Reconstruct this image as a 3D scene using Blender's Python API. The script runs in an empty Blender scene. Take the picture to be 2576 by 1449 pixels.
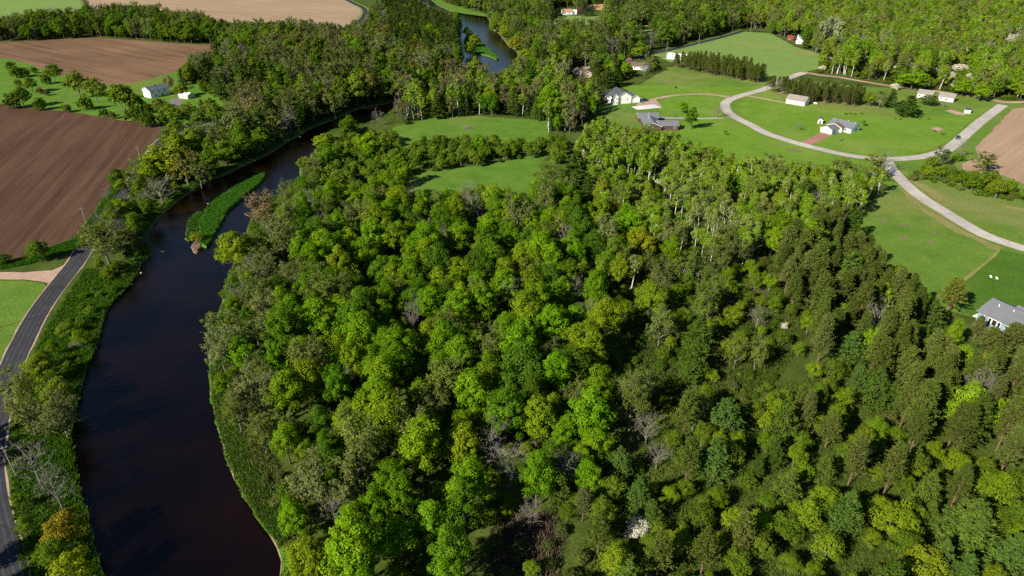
import bpy, math, random
import numpy as np
from mathutils import Vector, geometry as mgeo

SC = bpy.context.scene
COL = SC.collection
R = math.radians

# ------------------------------------------------------------------ camera, sky, sun, exposure
CAMH, FPX, PITCH = 120.0, 1717.0, R(29.5)
W0, H0 = 2576.0, 1449.0
cam = bpy.data.cameras.new('camera'); cam.sensor_width = 36; cam.lens = 36 * FPX / W0
cam.clip_start = 1; cam.clip_end = 9000
camo = bpy.data.objects.new('camera', cam); COL.objects.link(camo)
camo.location = (0, 0, CAMH); camo.rotation_euler = (math.pi / 2 - PITCH, 0, 0)
SC.camera = camo

SUN_EL, SUN_AZ = R(32.5), R(40)            # light travels towards (cos az, sin az)
to_sun = Vector((-math.cos(SUN_AZ) * math.cos(SUN_EL), -math.sin(SUN_AZ) * math.cos(SUN_EL), math.sin(SUN_EL)))
world = bpy.data.worlds.new('World'); SC.world = world; world.use_nodes = True
wn = world.node_tree.nodes; wl = world.node_tree.links
sky = wn.new('ShaderNodeTexSky'); sky.sky_type = 'NISHITA'; sky.sun_disc = False
sky.sun_elevation = SUN_EL; sky.sun_rotation = math.atan2(to_sun.x, to_sun.y)
sky.air_density = 1.0; sky.dust_density = 0.0; sky.ozone_density = 4.0; sky.altitude = 400
wn['Background'].inputs[1].default_value = 0.053
wl.new(sky.outputs[0], wn['Background'].inputs[0])
sun = bpy.data.lights.new('sun', 'SUN'); sun.energy = 5.0; sun.angle = R(0.5); sun.color = (1, 0.92, 0.77)
suno = bpy.data.objects.new('sun', sun); COL.objects.link(suno)
suno.rotation_euler = (-to_sun).to_track_quat('-Z', 'Y').to_euler()
suno.location = to_sun * 400
vs = SC.view_settings; vs.view_transform = 'Standard'; vs.look = 'None'; vs.gamma = 1; vs.exposure = 0.75
vs.use_curve_mapping = False
SC.render.engine = 'CYCLES'
SC.cycles.max_bounces = 5; SC.cycles.diffuse_bounces = 2; SC.cycles.transmission_bounces = 3
SC.cycles.use_denoising = False

# ------------------------------------------------------------------ picture position -> place on the ground
CP, SP = math.cos(PITCH), math.sin(PITCH)
def G(x, y, z=0.0):
    u, v = x - W0 / 2, y - H0 / 2
    t = (CAMH - z) / (v * CP + FPX * SP)
    return (u * t, (FPX * CP - v * SP) * t)
def mpp(y, z=0.0):
    return (CAMH - z) / ((y - H0 / 2) * CP + FPX * SP)
def proj(X, Y, Z):
    d = CAMH - Z
    f = Y * CP + d * SP
    return W0 / 2 + FPX * X / f, H0 / 2 + FPX * (d * CP - Y * SP) / f, f
def gp(pts, z=0.0):
    return [G(x, y, z) for x, y in pts]

# ------------------------------------------------------------------ helpers
def link(o, parent=None):
    COL.objects.link(o)
    if parent is not None: o.parent = parent
    return o
def tag(o, label=None, cat=None, group=None, kind=None):
    if label: o['label'] = label
    if cat: o['category'] = cat
    if group: o['group'] = group
    if kind: o['kind'] = kind
    return o
def empty(name, loc, rz=0, label=None, cat=None, group=None):
    o = bpy.data.objects.new(name, None); o.location = loc; o.rotation_euler = (0, 0, rz)
    o.empty_display_size = 0.3
    link(o); return tag(o, label, cat, group)
def mesh(name, V, F, mats=(), smooth=False, mi=None):
    me = bpy.data.meshes.new(name)
    me.from_pydata([tuple(v) for v in V], [], [tuple(f) for f in F])
    for m in mats: me.materials.append(m)
    if mi is not None: me.polygons.foreach_set('material_index', np.asarray(mi, dtype=np.int32))
    if smooth: me.polygons.foreach_set('use_smooth', [True] * len(me.polygons))
    me.update(); return me
def obj(name, me, parent=None, loc=(0, 0, 0), rz=0):
    o = bpy.data.objects.new(name, me); o.location = loc; o.rotation_euler = (0, 0, rz)
    return link(o, parent)
class MB:
    def __init__(s): s.V, s.F = [], []
    def add(s, V, F):
        b = len(s.V); s.V += [tuple(v) for v in V]; s.F += [tuple(b + i for i in f) for f in F]; return s
    def box(s, x0, y0, z0, x1, y1, z1):
        return s.add([(x0,y0,z0),(x1,y0,z0),(x1,y1,z0),(x0,y1,z0),(x0,y0,z1),(x1,y0,z1),(x1,y1,z1),(x0,y1,z1)],
                     [(3,2,1,0),(4,5,6,7),(0,1,5,4),(1,2,6,5),(2,3,7,6),(3,0,4,7)])
    def prism(s, P, z0, z1):
        n = len(P)
        return s.add([(x, y, z0) for x, y in P] + [(x, y, z1) for x, y in P],
                     [tuple(range(n))[::-1], tuple(range(n, 2 * n))] + [(i, (i+1) % n, n + (i+1) % n, n + i) for i in range(n)])
    def tube(s, p, q, r0, r1, n=6):
        p, q = Vector(p), Vector(q); d = (q - p).normalized()
        a = d.orthogonal().normalized(); b = d.cross(a)
        V = [p + (a * math.cos(t) + b * math.sin(t)) * r0 for t in [2*math.pi*i/n for i in range(n)]] + \
            [q + (a * math.cos(t) + b * math.sin(t)) * r1 for t in [2*math.pi*i/n for i in range(n)]]
        return s.add(V, [tuple(range(n))[::-1], tuple(range(n, 2*n))] + [(i, (i+1) % n, n + (i+1) % n, n + i) for i in range(n)])
    def build(s, name, mat, parent=None, loc=(0,0,0), rz=0, smooth=False):
        return obj(name, mesh(name, s.V, s.F, [mat] if mat else [], smooth), parent, loc, rz)

# ------------------------------------------------------------------ materials
def new_mat(name):
    m = bpy.data.materials.new(name); m.use_nodes = True
    nt = m.node_tree; nt.nodes.clear()
    out = nt.nodes.new('ShaderNodeOutputMaterial')
    return m, nt, out
def node(nt, t, **kw):
    n = nt.nodes.new(t)
    for k, v in kw.items():
        if k.startswith('i_'):
            key = k[2:]
            n.inputs[int(key) if key.isdigit() else key].default_value = v
        else: setattr(n, k, v)
    return n
def ramp(nt, src, stops, interp='LINEAR'):
    r = nt.nodes.new('ShaderNodeValToRGB'); r.color_ramp.interpolation = interp
    e = r.color_ramp.elements
    while len(e) > 1: e.remove(e[-1])
    for i, (p, c) in enumerate(stops):
        el = e[0] if i == 0 else e.new(p)
        el.position = p; el.color = (*c, 1) if len(c) == 3 else c
    nt.links.new(src, r.inputs[0]); return r.outputs[0]
def mixc(nt, fac, a, b, mode='MIX'):
    m = node(nt, 'ShaderNodeMix', data_type='RGBA', blend_type=mode)
    for s, v in ((m.inputs[0], fac), (m.inputs[6], a), (m.inputs[7], b)):
        if hasattr(v, 'links'): nt.links.new(v, s)
        else: s.default_value = v if not isinstance(v, tuple) else (*v, 1)[:4]
    return m.outputs[2]
def noise(nt, scale, detail=4, rough=0.55, vec=None, dist=0.0):
    n = node(nt, 'ShaderNodeTexNoise', i_Scale=scale, i_Detail=detail, i_Roughness=rough, i_Distortion=dist)
    if vec is not None: nt.links.new(vec, n.inputs['Vector'])
    return n.outputs[0]
def wpos(nt):
    return nt.nodes.new('ShaderNodeNewGeometry').outputs['Position']
def stretch(nt, vec, ang, sx, sy):
    m = node(nt, 'ShaderNodeMapping'); m.inputs['Rotation'].default_value = (0, 0, -ang)
    nt.links.new(vec, m.inputs['Vector'])
    m2 = node(nt, 'ShaderNodeMapping'); m2.inputs['Scale'].default_value = (sx, sy, 1)
    nt.links.new(m.outputs[0], m2.inputs['Vector']); return m2.outputs[0]
def surf(nt, out, col, rough=0.9, bump=None, bstr=0.4, bdist=0.2, spec=0.2, metal=0.0):
    p = node(nt, 'ShaderNodeBsdfPrincipled')
    p.inputs['Roughness'].default_value = rough; p.inputs['Specular IOR Level'].default_value = spec
    p.inputs['Metallic'].default_value = metal
    if hasattr(col, 'links'): nt.links.new(col, p.inputs['Base Color'])
    else: p.inputs['Base Color'].default_value = (*col, 1)
    if bump is not None:
        b = node(nt, 'ShaderNodeBump'); b.inputs['Strength'].default_value = bstr; b.inputs['Distance'].default_value = bdist
        nt.links.new(bump, b.inputs['Height']); nt.links.new(b.outputs[0], p.inputs['Normal'])
    nt.links.new(p.outputs[0], out.inputs[0]); return p
MATS = {}
def plain(name, col, rough=0.7, var=0.12, scale=1.5, spec=0.3, metal=0.0):
    if name in MATS: return MATS[name]
    m, nt, out = new_mat(name)
    v = noise(nt, scale, 5, 0.6, wpos(nt))
    c = ramp(nt, v, [(0.3, tuple(x * (1 - var) for x in col)), (0.7, tuple(min(1, x * (1 + var)) for x in col))])
    surf(nt, out, c, rough, v, 0.05, 0.01, spec, metal)
    MATS[name] = m; return m
def grass_mat(name, a, b, dry, dryness=0.5, mow=None, fine=1.0):
    m, nt, out = new_mat(name)
    P = wpos(nt)
    big = noise(nt, 0.016, 4, 0.6, P, 0.6); mid = noise(nt, 0.09, 4, 0.65, P); fin = noise(nt, 1.1 * fine, 5, 0.75, P)
    c = ramp(nt, mid, [(0.32, a), (0.68, b)])
    d = ramp(nt, big, [(dryness, (0, 0, 0)), (min(1, dryness + 0.22), (1, 1, 1))])
    c = mixc(nt, d, c, dry)
    f = ramp(nt, fin, [(0.3, (0.66, 0.66, 0.66)), (0.7, (1.25, 1.25, 1.2))])
    c = mixc(nt, 1.0, c, f, 'MULTIPLY')
    if mow is not None:
        w = node(nt, 'ShaderNodeTexWave', i_Scale=0.62, i_Distortion=1.2, i_Detail=2.0)
        w.inputs['Detail Scale'].default_value = 0.3
        nt.links.new(stretch(nt, P, mow, 0.02, 1), w.inputs['Vector']); w.bands_direction = 'Y'
        s = ramp(nt, w.outputs['Fac'], [(0.2, (0.82, 0.88, 0.86)), (0.8, (1.12, 1.08, 1.0))])
        c = mixc(nt, 1.0, c, s, 'MULTIPLY')
    surf(nt, out, c, 1.0, fin, 0.9, 0.35, 0.05)
    return m
def field_mat(name, a, b, ang, streak=0.5, crumbs=None, tracks=None):
    m, nt, out = new_mat(name)
    P = wpos(nt)
    s1 = noise(nt, 0.8, 4, 0.6, stretch(nt, P, ang, 0.02, 1)); s2 = noise(nt, 0.16, 3, 0.6, stretch(nt, P, ang, 0.05, 1))
    big = noise(nt, 0.012, 3, 0.6, P); fin = noise(nt, 2.6, 5, 0.8, P)
    mx = node(nt, 'ShaderNodeMath', operation='MULTIPLY_ADD'); nt.links.new(s1, mx.inputs[0]); mx.inputs[1].default_value = streak
    nt.links.new(s2, mx.inputs[2])
    m3 = node(nt, 'ShaderNodeMath', operation='MULTIPLY_ADD'); nt.links.new(big, m3.inputs[0]); m3.inputs[1].default_value = 0.7
    nt.links.new(mx.outputs[0], m3.inputs[2])
    ctr = 0.5 * streak + 0.5 + 0.35
    c = ramp(nt, m3.outputs[0], [(min(.9, (ctr - 0.22)), a), (min(1.0, ctr + 0.2), b)]) if ctr < 0.8 else None
    if c is None:
        m4 = node(nt, 'ShaderNodeMath', operation='MULTIPLY'); nt.links.new(m3.outputs[0], m4.inputs[0]); m4.inputs[1].default_value = 0.5 / ctr
        c = ramp(nt, m4.outputs[0], [(0.38, a), (0.62, b)])
    f = ramp(nt, fin, [(0.3, (0.7, 0.7, 0.7)), (0.72, (1.25, 1.25, 1.25))])
    c = mixc(nt, 1.0, c, f, 'MULTIPLY')
    if crumbs:
        sp = noise(nt, 1.4, 2, 0.5, P); sel = ramp(nt, sp, [(0.72, (0, 0, 0)), (0.78, (1, 1, 1))])
        c = mixc(nt, sel, c, crumbs)
    if tracks:
        w = node(nt, 'ShaderNodeTexWave', i_Scale=0.028, i_Distortion=0.6); w.bands_direction = 'Y'
        nt.links.new(stretch(nt, P, ang + tracks[1], 0.1, 1), w.inputs['Vector'])
        sel = ramp(nt, w.outputs['Fac'], [(0.95, (0, 0, 0)), (0.99, (1, 1, 1))]); c = mixc(nt, sel, c, tracks[0])
    bb = node(nt, 'ShaderNodeMath', operation='ADD'); nt.links.new(s1, bb.inputs[0]); nt.links.new(fin, bb.inputs[1])
    surf(nt, out, c, 1.0, bb.outputs[0], 0.7, 0.25, 0.05)
    return m
def road_mat(name, a, b, ang=0.0, worn=None, cracks=True):
    m, nt, out = new_mat(name)
    P = wpos(nt)
    n1 = noise(nt, 0.35, 5, 0.65, P); n2 = noise(nt, 6, 4, 0.7, P); n3 = noise(nt, 0.045, 3, 0.5, P)
    c = ramp(nt, n1, [(0.3, a), (0.7, b)])
    c = mixc(nt, 1.0, c, ramp(nt, n3, [(0.35, (0.82, 0.82, 0.83)), (0.65, (1.12, 1.11, 1.1))]), 'MULTIPLY')
    c = mixc(nt, 1.0, c, ramp(nt, n2, [(0.3, (0.8, 0.8, 0.8)), (0.7, (1.15, 1.15, 1.15))]), 'MULTIPLY')
    if cracks:
        v = node(nt, 'ShaderNodeTexVoronoi', feature='DISTANCE_TO_EDGE', i_Scale=0.09)
        nt.links.new(P, v.inputs['Vector'])
        c = mixc(nt, 1.0, c, ramp(nt, v.outputs['Distance'], [(0.0, (0.62, 0.62, 0.62)), (0.012, (1, 1, 1))]), 'MULTIPLY')
    surf(nt, out, c, 0.85, n2, 0.3, 0.02, 0.25)
    return m
def leaf_mat(name, trans=0.28, hue=0.06, var=0.45, default=(0.08, 0.16, 0.02)):
    m, nt, out = new_mat(name)
    at = node(nt, 'ShaderNodeAttribute', attribute_type='INSTANCER', attribute_name='tint')
    g = nt.nodes.new('ShaderNodeNewGeometry')
    rnd = g.outputs['Random Per Island']
    f = ramp(nt, rnd, [(0, (1 - var, 1 - var, 1 - var)), (0.5, (1, 1, 1)), (1, (1 + var * 1.1, 1 + var * 0.9, 1 + var))])
    c = mixc(nt, 1.0, at.outputs['Color'], f, 'MULTIPLY')
    pat = noise(nt, 0.45, 2, 0.5, node(nt, 'ShaderNodeTexCoord').outputs['Object'])
    c = mixc(nt, 1.0, c, ramp(nt, pat, [(0.3, (0.8, 0.86, 0.8)), (0.7, (1.16, 1.06, 1.0))]), 'MULTIPLY')
    d = node(nt, 'ShaderNodeBsdfDiffuse'); tr = node(nt, 'ShaderNodeBsdfTranslucent')
    nt.links.new(c, d.inputs[0])
    tc = mixc(nt, 1.0, c, (1.15, 1.1, 0.5), 'MULTIPLY'); nt.links.new(tc, tr.inputs[0])
    mx = node(nt, 'ShaderNodeMixShader', i_0=trans); nt.links.new(d.outputs[0], mx.inputs[1]); nt.links.new(tr.outputs[0], mx.inputs[2])
    nt.links.new(mx.outputs[0], out.inputs[0]); return m
def bark_mat(name, a, b, sc=3.0):
    m, nt, out = new_mat(name)
    tc = node(nt, 'ShaderNodeTexCoord').outputs['Object']
    n = noise(nt, sc, 4, 0.7, tc)
    surf(nt, out, ramp(nt, n, [(0.35, a), (0.65, b)]), 0.95, n, 0.4, 0.05, 0.1); return m

M_leaf = leaf_mat('leaves', 0.32, var=0.30); M_needle = leaf_mat('needles', 0.12, var=0.28); M_bloss = leaf_mat('blossom', 0.25, var=0.25)
M_bark = bark_mat('bark_brown', (0.06, 0.045, 0.035), (0.16, 0.125, 0.10))
M_birch = bark_mat('bark_white', (0.42, 0.39, 0.34), (0.72, 0.69, 0.63), 2.0)
M_twig = bark_mat('bark_grey', (0.115, 0.105, 0.088), (0.255, 0.238, 0.200))
M_pinebark = bark_mat('bark_pine', (0.13, 0.07, 0.045), (0.26, 0.16, 0.11))
M_ground = grass_mat('woodland_floor', (0.045, 0.072, 0.014), (0.090, 0.125, 0.024), (0.12, 0.10, 0.045), 0.58)
M_meadow = grass_mat('meadow_grass', (0.080, 0.172, 0.022), (0.124, 0.225, 0.030), (0.170, 0.205, 0.050), 0.54)
M_lawn = grass_mat('mown_lawn', (0.118, 0.225, 0.024), (0.160, 0.272, 0.034), (0.215, 0.275, 0.065), 0.50, mow=R(-12))
M_rough = grass_mat('rough_grass', (0.095, 0.180, 0.026), (0.140, 0.228, 0.036), (0.210, 0.222, 0.075), 0.47)
M_hay = grass_mat('hay_field', (0.155, 0.250, 0.062), (0.195, 0.285, 0.080), (0.240, 0.265, 0.095), 0.54)
M_dark = grass_mat('dark_lawn', (0.060, 0.138, 0.018), (0.088, 0.172, 0.022), (0.110, 0.180, 0.028), 0.6, mow=R(20))
M_dry = grass_mat('dry_grass', (0.200, 0.205, 0.070), (0.290, 0.255, 0.105), (0.25, 0.20, 0.09), 0.55)
M_lush = grass_mat('bank_turf', (0.035, 0.110, 0.012), (0.060, 0.160, 0.016), (0.14, 0.17, 0.04), 0.60)
def gdir(p, q):
    a, b = G(*p), G(*q); return math.atan2(b[1] - a[1], b[0] - a[0])
M_f1 = field_mat('ploughed_soil', (0.062, 0.034, 0.022), (0.132, 0.076, 0.048), gdir((125, 607), (207, 502)), 0.5, (0.26, 0.20, 0.14))
M_f2 = field_mat('tilled_soil', (0.120, 0.070, 0.042), (0.245, 0.150, 0.092), gdir((150, 108), (440, 160)), 0.65)
M_f3 = field_mat('stubble_field', (0.30, 0.205, 0.130), (0.43, 0.315, 0.215), gdir((300, 12), (640, 45)), 0.9, None, ((0.17, 0.15, 0.075), 0.05))
M_f4 = field_mat('dry_tilled_soil', (0.31, 0.205, 0.135), (0.42, 0.29, 0.20), gdir((2460, 420), (2576, 330)), 0.8)
M_f5 = field_mat('sandy_soil', (0.45, 0.26, 0.14), (0.56, 0.34, 0.19), 0.0, 0.5)
M_asph = road_mat('asphalt', (0.027, 0.028, 0.034), (0.044, 0.045, 0.053))
M_blk = road_mat('fresh_asphalt', (0.022, 0.023, 0.030), (0.033, 0.034, 0.042), cracks=False)
M_pale = road_mat('weathered_asphalt', (0.40, 0.370, 0.340), (0.50, 0.465, 0.43))
M_gravel = road_mat('pink_gravel', (0.36, 0.235, 0.175), (0.49, 0.34, 0.27), cracks=False)
M_red = road_mat('red_gravel', (0.30, 0.135, 0.105), (0.38, 0.19, 0.15), cracks=False)
M_conc = road_mat('concrete', (0.62, 0.61, 0.58), (0.74, 0.73, 0.70), cracks=False)
M_sand = plain('sand', (0.21, 0.145, 0.095), 1.0, 0.3, 0.8)
def water_mat():
    m, nt, out = new_mat('river_water')
    P = wpos(nt)
    n1 = noise(nt, 0.03, 3, 0.5, P); n2 = noise(nt, 0.8, 4, 0.6, P, 0.8)
    c = ramp(nt, n1, [(0.38, (0.0014, 0.0007, 0.0005)), (0.62, (0.0060, 0.0022, 0.0010))])
    p = surf(nt, out, c, 0.05, n2, 0.36, 0.30, 0.5)
    p.inputs['IOR'].default_value = 1.33
    return m
M_water = water_mat()

# ------------------------------------------------------------------ ground, river, fields, roads
def sheet(name, P, mat, z, kind='structure', label=None, parent=None):
    me = mesh(name, [(x, y, z) for x, y in P], [tuple(range(len(P)))], [mat])
    # triangulate concave outlines
    tri = mgeo.tessellate_polygon([[Vector((x, y, 0)) for x, y in P]])
    me2 = mesh(name, [(x, y, z) for x, y in P], [t for t in tri], [mat])
    me2.validate(); bpy.data.meshes.remove(me)
    up = sum(p.normal.z for p in me2.polygons)
    if up < 0: me2.flip_normals()
    o = obj(name, me2, parent); o['kind'] = kind
    if label: o['label'] = label
    return o
def rough_edge(P, step=4.0, amp=0.5, seed=1):
    rg = random.Random(seed); out = []
    n = len(P)
    for i in range(n):
        a, b = Vector(P[i]), Vector(P[(i + 1) % n]); L = (b - a).length
        k = max(1, int(L / step)); nrm = Vector((-(b - a).y, (b - a).x)) / max(L, 1e-6)
        for j in range(k):
            out.append(tuple(a + (b - a) * (j / k) + nrm * rg.uniform(-amp, amp)))
    return out
def smooth_line(P, step=6.0):
    # Catmull-Rom through world points
    P = [Vector(p) for p in P]; out = []
    for i in range(len(P) - 1):
        p0, p1, p2, p3 = P[max(0, i - 1)], P[i], P[i + 1], P[min(len(P) - 1, i + 2)]
        n = max(2, int((p2 - p1).length / step))
        for j in range(n):
            t = j / n
            out.append(0.5 * ((2 * p1) + (p2 - p0) * t + (2 * p0 - 5 * p1 + 4 * p2 - p3) * t * t + (3 * p1 - p0 - 3 * p2 + p3) * t ** 3))
    out.append(P[-1]); return out
def ribbon(name, line, w, mat, z, off=0.0, label=None, kind='structure', jitter=0.0, seed=3, parent=None):
    L = line if isinstance(line[0], Vector) else smooth_line(line)
    rg = random.Random(seed); V, F = [], []
    for i, p in enumerate(L):
        d = (L[min(i + 1, len(L) - 1)] - L[max(i - 1, 0)]).normalized(); n = Vector((-d.y, d.x))
        ww = w[0] + (w[1] - w[0]) * i / (len(L) - 1) if isinstance(w, tuple) else w
        a = p + n * (off + ww / 2 + rg.uniform(-jitter, jitter)); b = p + n * (off - ww / 2 + rg.uniform(-jitter, jitter))
        V += [(a.x, a.y, z), (b.x, b.y, z)]
        if i: F.append((2 * i - 2, 2 * i - 1, 2 * i + 1, 2 * i))
    o = obj(name, mesh(name, V, F, [mat]), parent); o['kind'] = kind
    if label: o['label'] = label
    return o

RIV_L = [(285,1520),(265,1447),(240,1362),(217,1274),(197,1227),(180,1182),(172,1119),(183,1050),(197,1000),(212,950),(222,905),(246,865),(250,837),
 (260,800),(272,772),(295,745),(325,724),(347,685),(352,662),(386,643),(392,627),(358,612),(370,590),(382,567),(425,525),(475,487),(512,462),(575,437),(625,412),
 (681,387),(719,360),(761,337),(784,322),(844,300),(894,277),(969,262),(1005,254),(1060,243),(1125,220),(1165,192),(1160,160),(1153,120),(1154,91),
 (1157,64),(1163,50),(1150,38),(1110,26),(1085,18),(1055,0),(1038,-18)]
RIV_R = [(700,1520),(704,1449),(706,1412),(709,1379),(681,1347),(644,1299),(612,1244),(582,1187),(567,1139),(550,1087),(535,1025),(527,975),(530,925),(522,907),
 (527,875),(542,825),(550,787),(562,740),(572,700),(592,650),(622,580),(640,525),(660,508),(689,502),(694,492),(744,457),(756,442),(751,422),(784,405),(779,387),
 (814,372),(806,350),(829,330),(876,318),(914,314),(931,308),(964,295),(986,276),(1014,262),(1060,258),(1130,240),(1200,215),(1247,195),(1262,180),(1277,168),(1303,150),
 (1304,138),(1295,124),(1278,115),(1256,85),(1245,78),(1234,73),(1231,50),(1226,43),(1168,36),(1130,27),(1102,14),(1085,0),(1070,-18)]
WZ = -1.0
riv = [Vector(p) for p in gp(RIV_L, WZ)] + [Vector(p) for p in gp(RIV_R, WZ)][::-1]
def densify(P, step):
    out = []
    for i in range(len(P)):
        a, b = P[i], P[(i + 1) % len(P)]; k = max(1, int((b - a).length / step))
        out += [a + (b - a) * (j / k) for j in range(k)]
    return out
rg = random.Random(7)
riv = densify(riv, 3.0)
def sm_closed(P, it=2):
    for _ in range(it):
        n = len(P); P = [(P[i - 1] + P[i] * 2 + P[(i + 1) % n]) / 4 for i in range(n)]
    return P
riv = sm_closed(riv, 2)
riv = [p + Vector((rg.uniform(-.35, .35), rg.uniform(-.35, .35))) for p in riv]
area2 = sum(riv[i - 1].x * riv[i].y - riv[i].x * riv[i - 1].y for i in range(len(riv)))
sgn = 1 if area2 > 0 else -1
def offset_closed(P, d):
    n = len(P); out = []
    for i in range(n):
        t = (P[(i + 1) % n] - P[i - 1]).normalized(); nr = Vector((t.y, -t.x)) * sgn
        out.append(P[i] + nr * d)
    return out
r_top = offset_closed(riv, 1.4); r_in = offset_closed(riv, -1.2); r_mid = offset_closed(riv, 0.25)
# ground = one big sheet with the river bed cut out of it
from mathutils.geometry import delaunay_2d_cdt
outer = [Vector((-4500, -1500)), Vector((4500, -1500)), Vector((4500, 7000)), Vector((-4500, 7000))]
ev = outer + r_top
edges = [(0, 1), (1, 2), (2, 3), (3, 0)] + [(4 + i, 4 + (i + 1) % len(r_top)) for i in range(len(r_top))]
cv, ce, cf, _, _, _ = delaunay_2d_cdt(ev, edges, [], 0, 1e-5)
rt = np.array([(p.x, p.y) for p in r_top])
def inside(poly, x, y):
    poly = np.asarray(poly); x = np.atleast_1d(np.asarray(x, float)); y = np.atleast_1d(np.asarray(y, float))
    res = np.zeros(x.shape, bool); j = len(poly) - 1
    for i in range(len(poly)):
        xi, yi = poly[i]; xj, yj = poly[j]
        c = ((yi > y) != (yj > y)) & (x < (xj - xi) * (y - yi) / (yj - yi + 1e-12) + xi)
        res ^= c; j = i
    return res
cen = np.array([np.mean([(cv[i].x, cv[i].y) for i in f], axis=0) for f in cf])
keep = ~inside(rt, cen[:, 0], cen[:, 1])
gme = mesh('ground', [(v.x, v.y, 0) for v in cv], [f for f, k in zip(cf, keep) if k], [M_ground])
if sum(p.normal.z * p.area for p in gme.polygons) < 0: gme.flip_normals()
ground = obj('ground', gme); tag(ground, 'woodland floor of rough grass and leaf litter', kind='structure')
n = len(riv)
V = [(p.x, p.y, 0) for p in r_top] + [(p.x, p.y, -0.75) for p in r_mid] + [(p.x, p.y, -2.2) for p in r_in]
F = []
for k in (0, 1):
    for i in range(n):
        a, b = k * n + i, k * n + (i + 1) % n
        F.append((a, b, b + n, a + n))
bme = mesh('river_bank', V, F, [M_lush, M_sand], mi=[0] * n + [1] * n)
bank = obj('river_bank', bme); tag(bank, 'green grass slope and bare earth edge along the river', kind='structure')
rw = offset_closed(riv, 0.6)
wo = sheet('river_water', [(p.x, p.y) for p in rw], M_water, WZ, label='dark brown river water bending through the woods')

iL, iR = RIV_L.index((1005,254)), RIV_R.index((1014,262)); jL, jR = RIV_L.index((1153,120)), RIV_R.index((1277,168))
RIVER_NEAR = RIV_L[:iL + 1] + RIV_R[:iR + 1][::-1]
RIVER_FAR = [(1226,186), (1205,150), (1160,135)] + RIV_L[jL:] + RIV_R[jR:][::-1] + [(1262,180)]
Z = 0.0
OPEN = []   # (polygon in picture coordinates, hard) places the photograph shows free of trees
def area(name, D, mat, z, label, amp=0.6, step=5.0, vis=None, seed=1, open_=True):
    o = sheet(name, rough_edge(gp(D), step, amp, seed), mat, z, label=label)
    if open_: OPEN.append(vis or D)
    return o
FIELD1 = [(-260,225),(-100,245),(0,261),(200,285),(300,302),(412,313),(387,357),(370,367),(345,395),(295,445),(275,475),(250,512),(225,547),(190,595),(125,620),(62,645),(0,660),(-200,720)]
area('ploughed_field', FIELD1, M_f1, 0.012, 'dark brown ploughed field beside the river road', 0.5)
FIELD2 = [(-120,108),(0,106),(100,102),(200,96),(250,95),(325,100),(450,110),(560,113),(540,125),(487,142),(462,162),(442,180),(375,200),(282,217),(250,210),(175,187),(150,190),(75,162),(25,147),(-120,150)]
area('tilled_field', FIELD2, M_f2, 0.012, 'brown tilled field in front of the long tree band', 0.6)
FIELD3 = [(170,-30),(200,0),(228,18),(300,50),(420,60),(560,78),(700,95),(800,90),(861,70),(889,60),(909,32),(906,17),(869,2),(845,-10),(700,-30)]
area('stubble_field', FIELD3, M_f3, 0.012, 'pale tan stubble field at the top of the view', 0.8, vis=[(200,-20),(228,15),(320,8),(460,25),(560,48),(644,52),(760,52),(861,66),(889,58),(909,32),(906,17),(869,2),(845,-20)])
area('hay_field', [(-300,-40),(190,-40),(205,-5),(228,16),(300,52),(150,80),(0,85),(-300,95)], M_hay, 0.008, 'bright green field behind the long tree band', 0.8,
     vis=[(-100,-20),(195,-20),(205,0),(215,18),(90,25),(0,42),(-100,45)])
area('yard_meadow', [(-200,145),(25,147),(75,162),(150,190),(175,187),(250,210),(282,217),(375,200),(442,180),(470,165),(520,200),(560,260),(560,300),(500,330),(412,313),(300,302),(200,285),(0,261),(-200,230)],
     M_meadow, 0.008, 'green meadow around the white farmhouse', 0.5, open_=False)
area('riverside_meadow', [(985,322),(1080,297),(1170,290),(1300,299),(1390,305),(1378,345),(1330,385),(1150,390),(1000,392)], M_meadow, 0.008, 'green meadow with a brush pile behind the shrub rows', 0.8,
     vis=[(1005,318),(1080,300),(1170,294),(1270,292),(1345,300),(1380,308),(1368,335),(1250,340),(1130,338),(1010,345)])
area('meadow_strip', [(880,470),(991,445),(1044,433),(1194,418),(1288,403),(1400,382),(1400,415),(1360,470),(1330,520),(1230,530),(1100,540),(1000,520),(880,495)], M_meadow, 0.008, 'green grass strip between the shrub rows and the wood', 0.8,
     vis=[(1000,446),(1044,437),(1194,422),(1288,408),(1395,388),(1390,408),(1350,440),(1325,480),(1300,470),(1244,458),(1181,460),(1101,468),(1019,458)])
# the estate on the right
area('estate_lawn', [(1590,225),(1680,170),(1760,160),(1950,195),(2140,215),(2300,225),(2500,248),(2576,262),(2700,290),(2700,900),(2576,880),(2447,800),(2330,760),(2227,690),(2120,580),(2140,530),(2240,470),(2180,430),(1960,420),(1780,400),(1700,350),(1560,330),(1500,270)],
     M_rough, 0.006, 'rough mown grass around the loop road', 0.6, open_=False)
area('ring_lawn', [(1850,268),(1875,248),(1935,226),(1975,255),(2180,285),(2290,298),(2400,285),(2500,266),(2436,306),(2380,360),(2300,388),(2244,394),(2132,385),(2032,360),(1932,330),(1888,310)], M_lawn, 0.010,
     'bright lawn inside the loop road', 0.4, open_=False)
OPEN.append([(1850,275),(1950,232),(1985,258),(2060,282),(2170,300),(2240,300),(2310,290),(2400,262),(2500,262),(2436,306),(2380,360),(2300,388),(2244,394),(2132,385),(2032,360),(1932,330)])
area('house_lawn', [(1560,215),(1700,215),(1830,218),(1915,222),(1838,243),(1762,234),(1640,248),(1600,240)], M_lawn, 0.010, 'striped lawn behind the two storey white house', 1.3,
     vis=[(1590,200),(1650,180),(1690,195),(1780,218),(1900,222),(1838,240),(1762,234),(1650,245),(1610,235)])
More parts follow.
